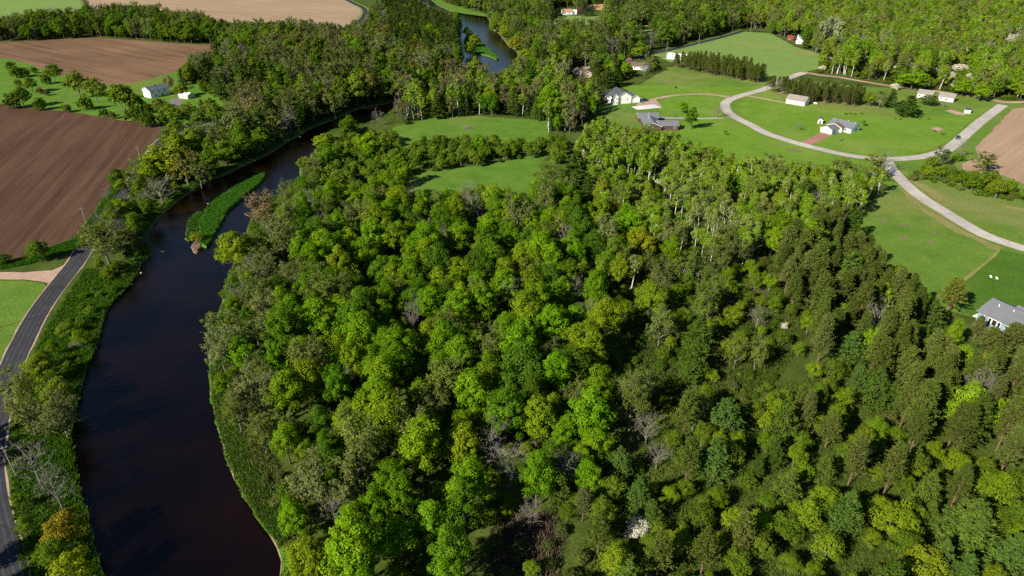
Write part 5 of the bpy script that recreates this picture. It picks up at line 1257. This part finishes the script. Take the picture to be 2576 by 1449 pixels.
M_wood = plain('grey_wood', (.26, .215, .17), .9, .2, 4); M_steel = plain('grey_steel', (.35, .36, .37), .5, .08, 4, .5, .4)
def block(root, x, y, w, d, h, rise, ridge, wall, roof, over=.45, base=0.0, wins=(), garage=None, door=None, hip=False):
    """one gabled block in the building's own axes, from its near corner (x, y)"""
    m = MB()
    if ridge == 'y':
        S = [(x, base), (x + w, base), (x + w, h), (x + w / 2, h + rise), (x, h)]
        m.add([(a, y, b) for a, b in S] + [(a, y + d, b) for a, b in S], [(0, 1, 2, 3, 4), (9, 8, 7, 6, 5)] + [(i, i + 5, (i + 1) % 5 + 5, (i + 1) % 5) for i in range(5)])
    else:
        S = [(y, base), (y + d, base), (y + d, h), (y + d / 2, h + rise), (y, h)]
        m.add([(x, a, b) for a, b in S] + [(x + w, a, b) for a, b in S], [(4, 3, 2, 1, 0), (5, 6, 7, 8, 9)] + [((i + 1) % 5, (i + 1) % 5 + 5, i + 5, i) for i in range(5)])
    m.build('wall', WALL[wall], root)
    t = .2; r = MB()
    if ridge == 'y': s_, e_, run = y - over, y + d + over, w / 2
    else: s_, e_, run = x - over, x + w + over, d / 2
    k = rise / run; c0 = x + w / 2 if ridge == 'y' else y + d / 2
    for sg in (-1, 1):
        lo = run + over; z0 = h + rise + .03; zl = h + rise + .03 - k * lo
        q = [(0, z0), (sg * lo, zl), (sg * lo, zl + t), (0, z0 + t)]
        f = (lambda a, b, s: (c0 + a, s, b)) if ridge == 'y' else (lambda a, b, s: (s, c0 + a, b))
        V = [f(a, b, s_) for a, b in q] + [f(a, b, e_) for a, b in q]
        F = [(0, 1, 2, 3), (7, 6, 5, 4), (0, 4, 5, 1), (1, 5, 6, 2), (2, 6, 7, 3)]
        r.add(V, F)
    ro = r.build('roof', ROOF[roof], root)
    fa = MB()
    for s2 in (s_ - .03, e_ - .02):
        for sg in (-1, 1):
            lo = run + over; z0 = h + rise - .10; zl = z0 - k * lo
            q = [(0, z0), (sg * lo, zl), (sg * lo, zl + .27), (0, z0 + .27)]
            V = [((c0 + a, s2, b) if ridge == 'y' else (s2, c0 + a, b)) for a, b in q] + [((c0 + a, s2 + .05, b) if ridge == 'y' else (s2 + .05, c0 + a, b)) for a, b in q]
            fa.add(V, [(0, 1, 2, 3), (7, 6, 5, 4), (0, 4, 5, 1), (1, 5, 6, 2), (2, 6, 7, 3), (3, 7, 4, 0)])
    fa.build('fascia', M_trim, ro)
    def panel(name, side, u, z, pw, ph, mat, proud, parent):
        b = MB()
        if side == 'y0': b.box(x + u, y - proud, z, x + u + pw, y + .05, z + ph)
        elif side == 'y1': b.box(x + u, y + d - .05, z, x + u + pw, y + d + proud, z + ph)
        elif side == 'x0': b.box(x - proud, y + u, z, x + .05, y + u + pw, z + ph)
        else: b.box(x + w - .05, y + u, z, x + w + proud, y + u + pw, z + ph)
        return b.build(name, mat, parent)
    for (side, u, z, pw, ph) in wins:
        f = panel('window', side, u - .12, base + z - .12, pw + .24, ph + .24, M_trim, .05, root); panel('pane', side, u, base + z, pw, ph, M_glass, .08, f)
    if garage:
        for (side, u, pw, ph) in garage:
            g = panel('garage_door', side, u, base + .05, pw, ph, M_trim, .04, root)
            for kk in range(1, 4): panel('rail', side, u, base + .05 + ph * kk / 4 - .02, pw, .04, WALL['grey'], .055, g)
    if door:
        for (side, u) in door: panel('door', side, u, base + .05, 1.0, 2.1, M_door, .06, root)
    return ro
def building(name, x, y, ang, label, cat='house'):
    return empty(name, (x, y, 0.0), R(ang), label, cat)
def vent(root, x, y, z): MB().tube((x, y, z - .6), (x, y, z + .35), .12, .12, 8).build('roof_vent', M_trim, root)
# white ranch house with garage
b = building('ranch_house', 201.3, 398.8, 36, 'white ranch house with grey roof and attached garage on the ring lawn')
block(b, 0, 0, 9.6, 14.6, 2.9, 2.3, 'y', 'white', 'grey', wins=[('x0', 2.6, 1.0, 1.0, 1.2), ('x0', 1.4, 1.0, .45, 1.2), ('x0', 4.4, 1.0, .45, 1.2), ('y0', 4.6, 1.0, 1.6, 1.2)])
block(b, -3.2, 4.2, 3.3, 9.4, 2.75, 1.75, 'x', 'white', 'brown', wins=[('y0', 1.0, 1.0, .9, 1.0)])
block(b, -11.0, 5.6, 7.9, 7.2, 2.6, 1.5, 'x', 'white', 'grey', garage=[('x0', .9, 5.2, 2.2)], wins=[('y0', 2.2, .9, .8, 1.1), ('y0', 5.0, .9, .8, 1.1)])
vent(b, 4.8, 5.5, 5.6); vent(b, 4.4, .8, 5.5)
b = building('garden_shed', 190.0, 419.8, -24, 'tiny white garden shed with brown door behind the ranch house', 'shed')
block(b, 0, 0, 2.7, 3.2, 2.3, 1.0, 'y', 'white', 'slate', .3, door=[('y0', .85)])
b = building('long_garage', 187.6, 469.5, -41, 'long pale garage with tan roof in front of the pine row', 'garage')
block(b, 0, 0, 12.6, 8.6, 3.0, 2.3, 'x', 'white', 'tan', wins=[('y0', 6.2, 1.3, .8, .8)], garage=[('x1', 2.2, 4.2, 2.3)])
b = building('small_shed', 295.2, 444.2, -28, 'small white shed with slanted dark roof near the road corner', 'shed')
block(b, 0, 0, 3.4, 3.4, 2.3, .8, 'x', 'white', 'slate', .3, wins=[('y0', 1.2, 1.3, .9, .5)])
b = building('tan_roofed_house', 296.0, 477.2, -40, 'white house with tan roof beside the gravel track')
block(b, 0, 0, 9.2, 8.0, 2.9, 2.0, 'x', 'white', 'tan', wins=[('y0', 4.2, 1.0, 1.3, 1.0), ('y0', 1.2, 1.0, .9, 1.0)])
b = building('tan_roofed_house', 285.6, 485.5, -40, 'white house with tan roof half hidden behind the dark spreading tree')
block(b, 0, 0, 9.0, 7.6, 2.9, 2.0, 'x', 'white', 'tan', wins=[('y0', 1.0, 1.0, 1.0, 1.0), ('y0', 4.0, 1.0, 1.0, 1.0), ('x0', 3.0, 1.0, 1.2, 1.0)])
# two storey white house
b = building('white_house', 71.2, 466.4, 14, 'two storey white house with dark roofs beside the striped lawn')
block(b, 0, 0, 10.6, 15.5, 4.7, 3.1, 'y', 'white', 'slate', wins=[('y0', 7.2, 2.6, .7, .9)])
block(b, -3.4, -1.2, 4.0, 9.0, 5.3, 2.0, 'y', 'white', 'slate', .35, wins=[('y0', .7, 4.2, .55, .9), ('y0', 2.6, 3.6, .55, .9), ('y0', .8, 1.2, .55, .9), ('y0', 2.6, .9, .55, .9)])
block(b, -4.6, 4.0, 5.2, 10.0, 4.2, 1.5, 'y', 'white', 'slate', .5, wins=[('x0', 2.0, 2.2, 1.6, 1.4), ('x0', 6.0, 2.2, 1.6, 1.4)])
block(b, 10.4, .6, 6.8, 11.5, 3.1, 2.1, 'y', 'white', 'slate', garage=[('x1', 1.5, 3.0, 2.3), ('x1', 6.0, 3.0, 2.3)])
dk = MB().box(-8.6, 3.2, 2.3, -4.7, 9.2, 2.5).build('deck', M_wood, b)
for (px_, py_) in ((-8.4, 3.4), (-8.4, 6.2), (-8.4, 9.0), (-4.9, 3.4)): MB().box(px_ - .1, py_ - .1, 0, px_ + .1, py_ + .1, 2.3).build('post', M_wood, dk)
ra = MB()
for q in range(14): ra.box(-8.6 + q * .29, 3.16, 2.5, -8.55 + q * .29, 3.24, 3.4)
for q in range(20): ra.box(-8.64, 3.2 + q * .3, 2.5, -8.56, 3.25 + q * .3, 3.4)
ra.box(-8.66, 3.1, 3.4, -4.7, 3.3, 3.5); ra.box(-8.72, 3.3, 3.4, -8.5, 9.2, 3.5); ra.build('railing', plain('black_rail', (.03, .03, .03), .6), dk)
# brown house
b = building('brown_house', 79.0, 403.5, 0, 'brown house with wide grey roofs behind the birch grove')
block(b, 0, 18.6, 12.2, 8.4, 2.8, 2.1, 'x', 'brown', 'grey', wins=[('y0', 4.4, 1.0, 1.0, 1.0), ('y0', 9.4, 1.0, 1.0, 1.0)])
block(b, 1.2, .4, 9.6, 17.9, 2.75, 2.0, 'y', 'brown', 'grey', wins=[('y0', 3.4, 1.0, 1.2, 1.1)])
block(b, 9.4, 1.6, 11.8, 8.6, 2.8, 1.9, 'x', 'brown', 'grey', wins=[('y0', 9.2, .9, .9, 1.2)])
x_, y_ = G(1630, 317); fp = empty('flagpole', (x_, y_, 0), 0, 'tall white flagpole in front of the brown house', 'flagpole')
MB().tube((0, 0, 0), (0, 0, 8.2), .10, .06, 8).build('pole', M_trim, fp); MB().tube((0, 0, 8.2), (0, 0, 8.4), .12, .05, 8).build('finial', plain('gold', (.5, .38, .12), .4), fp)
# barn, beige house and the rest
b = building('pole_barn', 136.0, 622.0, -33, 'long white barn with shiny white roof beside the black road', 'barn')
block(b, 0, 0, 16.8, 8.0, 2.7, 1.7, 'x', 'white', 'white', .2, garage=[('x1', 2.2, 3.6, 2.6)])
for q in range(1, 4): MB().box(q * 4.2 - .05, .2, 2.9, q * 4.2 + .05, 7.8, 4.48).build('roof_seam', M_steel, b)
b = building('beige_house', 49.6, 552.5, 10, 'beige house with brown roofs left of the dark pines')
block(b, 0, 0, 8.2, 9.0, 2.9, 2.0, 'y', 'beige', 'brown', wins=[('y0', 2.0, 1.0, 1.0, 1.0), ('y0', 5.2, 1.0, 1.0, 1.0)])
block(b, 5.6, -6.4, 7.0, 10.4, 2.9, 1.9, 'y', 'beige', 'brown', wins=[('y0', 2.8, 1.0, 1.2, 1.0), ('x1', 3.0, 1.0, 1.0, 1.0)])
b = building('dark_shed', 43.8, 560.0, 20, 'dark shed with brown roof beside the beige house', 'shed')
block(b, 0, 0, 5.2, 6.0, 2.6, 1.6, 'y', 'black', 'brown', .3, wins=[('y0', 1.0, 1.0, .7, .7), ('y0', 3.2, 1.0, .7, .7)])
b = building('hidden_house', 98.0, 577.0, -8, 'low white house half hidden behind lime trees and bare bushes')
block(b, 0, 0, 12.6, 8.8, 2.9, 2.0, 'x', 'white', 'brown', wins=[('y0', 2.0, 1.0, 1.2, 1.0), ('y0', 7.0, 1.0, 1.2, 1.0)])
block(b, 8.2, -4.0, 5.6, 5.0, 2.9, 1.6, 'y', 'blue', 'brown')
x_, y_ = G(1416, 37); b = building('far_house', x_, y_, 8, 'far white house with terracotta roof on the upper meadow')
block(b, 0, 0, 12, 9, 3.4, 2.4, 'x', 'white', 'orange', wins=[('y0', 2, 1, 1.4, 1.3), ('y0', 7, 1, 1.4, 1.3)]); block(b, 11.6, 1.0, 6.0, 7, 3.0, 1.8, 'x', 'white', 'white', .2, wins=[('y0', 2.2, 1, 1.4, 1.2)])
x_, y_ = G(1392, 78); b = building('grey_barn', x_, y_, 35, 'far grey roofed barn among dark trees', 'barn')
block(b, 0, 0, 10, 12, 4.6, 2.8, 'y', 'grey', 'tan', .4, wins=[('y0', 4, 2, 1.6, 1.6)])
x_, y_ = G(1659, 14.5); b = building('camper_trailer', x_, y_, 4, 'far white trailer at the top of the view', 'trailer')
block(b, 0, 0, 7, 3, 3.2, .5, 'x', 'white', 'white', .1, base=.6, wins=[('y0', 1, 1.1, 1.2, .7), ('y0', 4.2, 1.1, 1.2, .7)])
for q in (1.6, 5.2): MB().tube((q, -.05, .35), (q, .25, .35), .36, .36, 12).build('wheel', plain('tyre', (.02, .02, .02), .8), b)
x_, y_ = G(1979, 101); b = building('red_shed', x_, y_, -30, 'far red shed with red roof at the hay field corner', 'shed')
block(b, 0, 0, 6, 5, 2.8, 1.6, 'x', 'red', 'red', .2, wins=[('y0', 2, 1, 1, .8)])
x_, y_ = G(2008, 100); b = building('white_shed', x_, y_, -6, 'upper of the two far white sheds behind the hay field', 'shed')
block(b, 0, 0, 6.4, 5, 2.9, 1.4, 'x', 'white', 'grey', .2, wins=[('y0', 1, 1, .9, .9), ('y0', 4, 1, .9, .9)])
x_, y_ = G(2003, 110.5); b = building('white_shed', x_, y_, -10, 'lower of the two far white sheds behind the hay field', 'shed')
block(b, 0, 0, 5.6, 4, 2.3, 1.0, 'x', 'white', 'white', .2, wins=[('y0', 2, 1, .9, .7)])
# farmhouse
b = building('farmhouse', -260.6, 487.6, -35, 'white farmhouse with blue grey roof above the ploughed field')
block(b, 0, 0, 9.2, 14.5, 5.0, 2.0, 'y', 'white', 'bluegrey', .4, wins=[('x1', 2.0, 3.0, .9, 1.1), ('x1', 6.2, 3.0, .9, 1.1), ('x1', 10.2, 3.0, .9, 1.1), ('x1', 3.4, .8, 1.2, 1.1), ('y0', 4, 3.0, 1.0, 1.1)], door=[('x1', 8.4)])
MB().box(4.2, 6.0, 6.4, 5.0, 6.9, 8.0).build('chimney', plain('chimney_brick', (.28, .13, .10), .9, .2, 4), b)
b = building('farm_garage', -234.2, 483.6, -26, 'low cream garage with pale roof right of the farmhouse', 'garage')
block(b, 0, 0, 9.0, 6.4, 2.5, 1.2, 'x', 'yellow', 'white', .3, garage=[('y0', .8, 2.8, 2.1), ('y0', 4.6, 2.8, 2.1)])
# blue house at the right edge
b = building('blue_house', 150.4, 187.6, -63, 'pale blue house with grey roof and white trim at the right edge')
block(b, 0, 0, 17.5, 12.5, 5.5, 2.7, 'x', 'blue', 'grey', .5, wins=[('y0', 3.5, 2.8, .8, 1.9), ('y0', 4.7, 2.8, 1.3, 1.9), ('y0', 6.4, 2.8, .8, 1.9), ('y0', 8.8, 2.8, 1.0, 1.9), ('y0', 10.4, 2.8, 1.0, 1.9),
   ('y0', 3.5, 5.0, .8, .25), ('y0', 4.9, 5.0, .8, .25), ('y0', 6.4, 5.0, .8, .25), ('y0', 8.8, 5.0, 1.0, .25), ('y0', 10.4, 5.0, 1.0, .25), ('x0', 2.0, 2.8, 1.0, 1.5), ('y0', .6, .6, .9, 1.2)])
block(b, 6.0, 5.0, 13.0, 10.0, 5.45, 2.2, 'x', 'blue', 'grey', .4)
MB().box(-1.8, 1.0, 2.2, -.05, 5.0, 2.35).build('balcony', M_trim, b)
for (u, v) in ((3.0, 4.2), (7.2, 4.8)):
    MB().tube((u, v, 6.6), (u, v, 8.3), .14, .14, 8).build('roof_vent', M_trim, b)
MB().box(1.9, -.07, 2.1, 2.05, -.02, 5.3).build('corner_board', M_trim, b)
dk = MB().box(4.4, -4.5, 2.2, 8.6, -.1, 2.4).build('deck', plain('pale_deck', (.55, .52, .50), .8, .1, 3), b)
for (u, v) in ((4.6, -4.3), (8.4, -4.3)): MB().box(u - .1, v - .1, 0, u + .1, v + .1, 2.2).build('post', M_trim, dk)

# ------------------------------------------------------------------ vehicles and small things
M_rub = plain('tyre', (.02, .02, .02), .8); M_chr = plain('chrome', (.6, .6, .62), .3, .05, 2, .6, .6); M_lamp = plain('lamp_glass', (.75, .75, .72), .2, .05, 2, .6)
def vehicle(name, x, y, ang, paint, label, L=4.6, Wd=1.85, Hh=1.65, cat='car', bed=False):
    r = empty(name, (x, y, .03), ang, label, cat)
    prof = [(-L/2, .35), (L/2, .35), (L/2 + .02, .75), (L/2 - .1, .95), (L*.24, 1.02), (L*.08, Hh - .05), (-L*.34, Hh), (-L/2 + .12, 1.05), (-L/2 - .02, .8)] if not bed else \
           [(-L/2, .4), (L/2, .4), (L/2, .95), (L/2 - .15, 1.1), (L*.26, 1.15), (L*.16, Hh), (-L*.10, Hh), (-L*.16, 1.12), (-L/2, 1.12)]
    n_ = len(prof); V = []
    for sd, ins in ((-1, 0), (1, 0)):
        for (px_, pz) in prof: V.append((px_, sd * (Wd / 2 - (.16 if pz > 1.2 else 0)), pz))
    F = [tuple(range(n_)), tuple(range(2 * n_ - 1, n_ - 1, -1))] + [((i + 1) % n_, i, i + n_, (i + 1) % n_ + n_) for i in range(n_)]
    MB().add(V, F).build('body', paint, r)
    zt = Hh - .12
    for sd in (-1, 1):
        yb = sd * (Wd / 2 - .02); yt = sd * (Wd / 2 - .14)
        P4 = [(-L*.32, yb, 1.06), (L*.18, yb, 1.06), (L*.07, yt, zt), (-L*.30, yt, zt)] if not bed else [(-L*.13, yb, 1.14), (L*.22, yb, 1.14), (L*.15, yt, zt), (-L*.09, yt, zt)]
        o2 = [(a, b_ + sd * .03, c) for a, b_, c in P4]
        MB().add(P4 + o2, [(0,1,2,3),(7,6,5,4),(0,4,5,1),(1,5,6,2),(2,6,7,3),(3,7,4,0)]).build('side_window', M_glass, r)
    xa, xb = (L*.235, L*.09) if not bed else (L*.255, L*.17)
    MB().add([(xa + .02, -Wd*.40, 1.06), (xa + .02, Wd*.40, 1.06), (xb + .03, Wd*.36, zt), (xb + .03, -Wd*.36, zt), (xa - .1, -Wd*.40, 1.0), (xa - .1, Wd*.40, 1.0), (xb - .1, Wd*.36, zt), (xb - .1, -Wd*.36, zt)],
             [(0,1,2,3),(7,6,5,4),(0,4,5,1),(1,5,6,2),(2,6,7,3),(3,7,4,0)]).build('windscreen', M_glass, r)
    for sx in (-.31, .31):
        for sd in (-1, 1):
            w_ = MB().tube((L*sx, sd*(Wd/2 - .2), .34), (L*sx, sd*(Wd/2 + .02), .34), .34, .34, 14).build('wheel', M_rub, r)
            MB().tube((L*sx, sd*(Wd/2), .34), (L*sx, sd*(Wd/2 + .04), .34), .19, .17, 10).build('rim', M_chr, w_)
    for sd in (-1, 1): MB().box(L/2 - .06, sd*Wd*.36 - .18, .68, L/2 + .06, sd*Wd*.36 + .18, .86).build('headlight', M_lamp, r)
    return r
ca, cb = G(2403, 362), G(2463, 308); hd = math.atan2(cb[1] - ca[1], cb[0] - ca[0])
x_, y_ = G(2409, 349); vehicle('car', x_, y_, hd + math.pi, plain('dark_blue_paint', (.020, .030, .048), .25, .1, 1, .6), 'dark blue car driving on the loop road')
vehicle('pickup_truck', 91.2, 474.3, R(14), plain('black_paint', (.012, .013, .016), .25, .1, 1, .6), 'black pickup truck parked beside the two storey white house', 5.6, 2.0, 1.9, 'truck', True)
x_, y_ = G(1479, 166); vehicle('car', x_, y_, R(20), plain('blue_paint', (.03, .06, .12), .25, .1, 1, .6), 'blue car parked behind the beige house')
M_blue = plain('blue_plastic', (.03, .12, .34), .5, .08, 3, .4)
def bin_(x, y, rz, label):
    r = empty('wheelie_bin', (x, y, .03), rz, label, 'bin')
    MB().add([(-.35,-.4,.1),(.35,-.4,.1),(.35,.4,.1),(-.35,.4,.1),(-.45,-.5,1.15),(.45,-.5,1.15),(.45,.5,1.15),(-.45,.5,1.15)], [(3,2,1,0),(4,5,6,7),(0,1,5,4),(1,2,6,5),(2,3,7,6),(3,0,4,7)]).build('body', M_blue, r)
    MB().box(-.5, -.55, 1.16, .5, .55, 1.26).build('lid', M_blue, r)
    for sd in (-1, 1): MB().tube((-.35, sd * .42, .15), (-.35, sd * .5, .15), .15, .15, 10).build('wheel', M_rub, r)
bin_(190.4, 397.6, R(36), 'blue bin at the garage corner of the ranch house'); bin_(89.4, 470.6, R(14), 'blue bin behind the black pickup truck')
def pole(x, y, h, label, rz=0.0, arm=True):
    r = empty('utility_pole', (x, y, 0), rz, label, 'pole')
    MB().tube((0, 0, -.5), (0, 0, h), .15, .10, 8).build('shaft', plain('pole_wood', (.36, .32, .27), .9, .15, 2), r)
    if arm:
        a = MB().box(-.9, -.07, h - .7, .9, .07, h - .56).build('crossarm', MATS['pole_wood'], r)
        for q in (-.8, 0, .8): MB().tube((q, 0, h - .56), (q, 0, h - .34), .05, .04, 6).build('insulator', M_trim, a)
for (px_, py_, h, l) in [(222,577,10,'wooden pole at the edge of the ploughed field'),(41,1197,9.5,'wooden pole on the verge beside the bare tree'),(-6,826,10,'wooden pole left of the river road'),(440,273,9,'wooden pole at the farm yard'),
     (478,309,9,'wooden pole beside the farm driveway'),(357,416,10,'wooden pole behind the big yellow tree'),(1676,138,11,'wooden pole beside the white barn'),(1757,115,11,'wooden pole in the middle of the black road side'),(1887,84,11,'wooden pole at the corner of the black road')]:
    x_, y_ = G(px_, py_); pole(x_, y_, h, l, .5)
for k_, (px_, py_) in enumerate([(2492, 697), (2507, 701)]):
    x_, y_ = G(px_, py_); r = empty('lawn_game_board', (x_, y_, .02), R(-20), ['left', 'right'][k_] + ' one of two white boards on the dark lawn', 'board', 'white boards on the dark lawn')
    o = MB().add([(-.35,-.7,.08),(.35,-.7,.08),(.35,.7,.36),(-.35,.7,.36),(-.35,-.7,.14),(.35,-.7,.14),(.35,.7,.42),(-.35,.7,.42)], [(3,2,1,0),(4,5,6,7),(0,1,5,4),(1,2,6,5),(2,3,7,6),(3,0,4,7)]).build('board', M_trim, r)
    for sd in (-1, 1): MB().box(sd*.3 - .04, .55, 0, sd*.3 + .04, .63, .34).build('leg', M_wood, r)
    MB().tube((0, .4, .37), (0, .4, .40), .09, .09, 12).build('hole_rim', M_rub, o)
def stick_pile(name, x, y, rx, n, label, cat, mat, seed, z=0.0):
    rg_ = random.Random(seed); r = empty(name, (x, y, z), 0, label, cat)
    for k in range(n):
        a = rg_.uniform(0, 6.28); d = rx * math.sqrt(rg_.random()) * .7; zz = (1 - (d / rx)) * 1.0 * rg_.uniform(.1, 1) + .1
        cx, cy = d * math.cos(a), d * math.sin(a); b_ = rg_.uniform(0, 6.28); L_ = rg_.uniform(1.0, 2.6); dz = rg_.uniform(-.25, .25)
        MB().tube((cx - math.cos(b_) * L_ / 2, cy - math.sin(b_) * L_ / 2, max(.06, zz - dz)), (cx + math.cos(b_) * L_ / 2, cy + math.sin(b_) * L_ / 2, max(.06, zz + dz)), rg_.uniform(.05, .16), rg_.uniform(.03, .1), 5).build('log', mat, r)
    MB().add([(rx * .8 * math.cos(t), rx * .5 * math.sin(t), 0) for t in [i * .5236 for i in range(12)]] + [(0, 0, .7)], [(i, (i + 1) % 12, 12) for i in range(12)]).build('heap', plain('brush', (.13, .10, .075), 1, .4, 2), r)
x_, y_ = G(1178, 322); stick_pile('brush_pile', x_, y_, 4.2, 60, 'heap of cut branches in the riverside meadow', 'brush pile', M_twig, 3)
x_, y_ = G(192, 868); stick_pile('log_pile', x_, y_, 3.6, 46, 'heap of driftwood logs on the left bank', 'log pile', M_twig, 4)
def rock(x, y, z, s, label, seed):
    rng = np.random.default_rng(seed); d = fib(26, rng); P = d * rng.uniform(.75, 1.15, (26, 1)) * np.array([s, s * .75, s * .5])
    import bmesh
    bm = bmesh.new(); [bm.verts.new(tuple(p)) for p in P]; bmesh.ops.convex_hull(bm, input=bm.verts); me = bpy.data.meshes.new('rock'); bm.to_mesh(me); bm.free(); me.materials.append(plain('river_stone', (.30, .25, .20), .8, .25, 1.2))
    o = obj('rock', me, None, (x, y, z)); tag(o, label, 'rock'); return o
for k_, (px_, py_, s_, l) in enumerate([(410,634,.9,'pale rock in the water off the grassy point'),(402,632,.5,'small rock beside the pale river rock'),(355,687,.6,'rock at the shore below the grassy point'),(524,513,.5,'small rock on the upper shore of the island'),
     (755,345,.8,'rock in the shaded river bend'),(830,283,.9,'rock in the upper river bend'),(612,1250,.35,'pale stone at the near right bank'),(575,1163,.35,'pale stone below the near right bank'),(330,716,.7,'flat stone on the left shore')]):
    x_, y_ = G(px_, py_, WZ); rock(x_, y_, WZ + .1, s_, l, 50 + k_)
x_, y_ = G(1541, 41); r = empty('hay_stack', (x_, y_, 0), 0, 'small round straw stack in the far clearing', 'straw stack')
MB().tube((-1.6, 0, 1.5), (1.6, 0, 1.5), 1.5, 1.5, 14).build('bale', plain('straw', (.50, .37, .20), 1, .2, 2), r); MB().tube((-1.62, 0, 1.5), (1.62, 0, 1.5), .3, .3, 8).build('core', M_dry, r)
x_, y_ = 206.5, 466.0; r = empty('propane_tank', (x_, y_, 0), R(-41), 'white tank lying beside the long garage', 'tank')
MB().tube((-1.1, 0, .75), (1.1, 0, .75), .5, .5, 14).build('tank', M_trim, r)
for q in (-.7, .7): MB().box(q - .1, -.35, 0, q + .1, .35, .4).build('foot', M_conc, r)
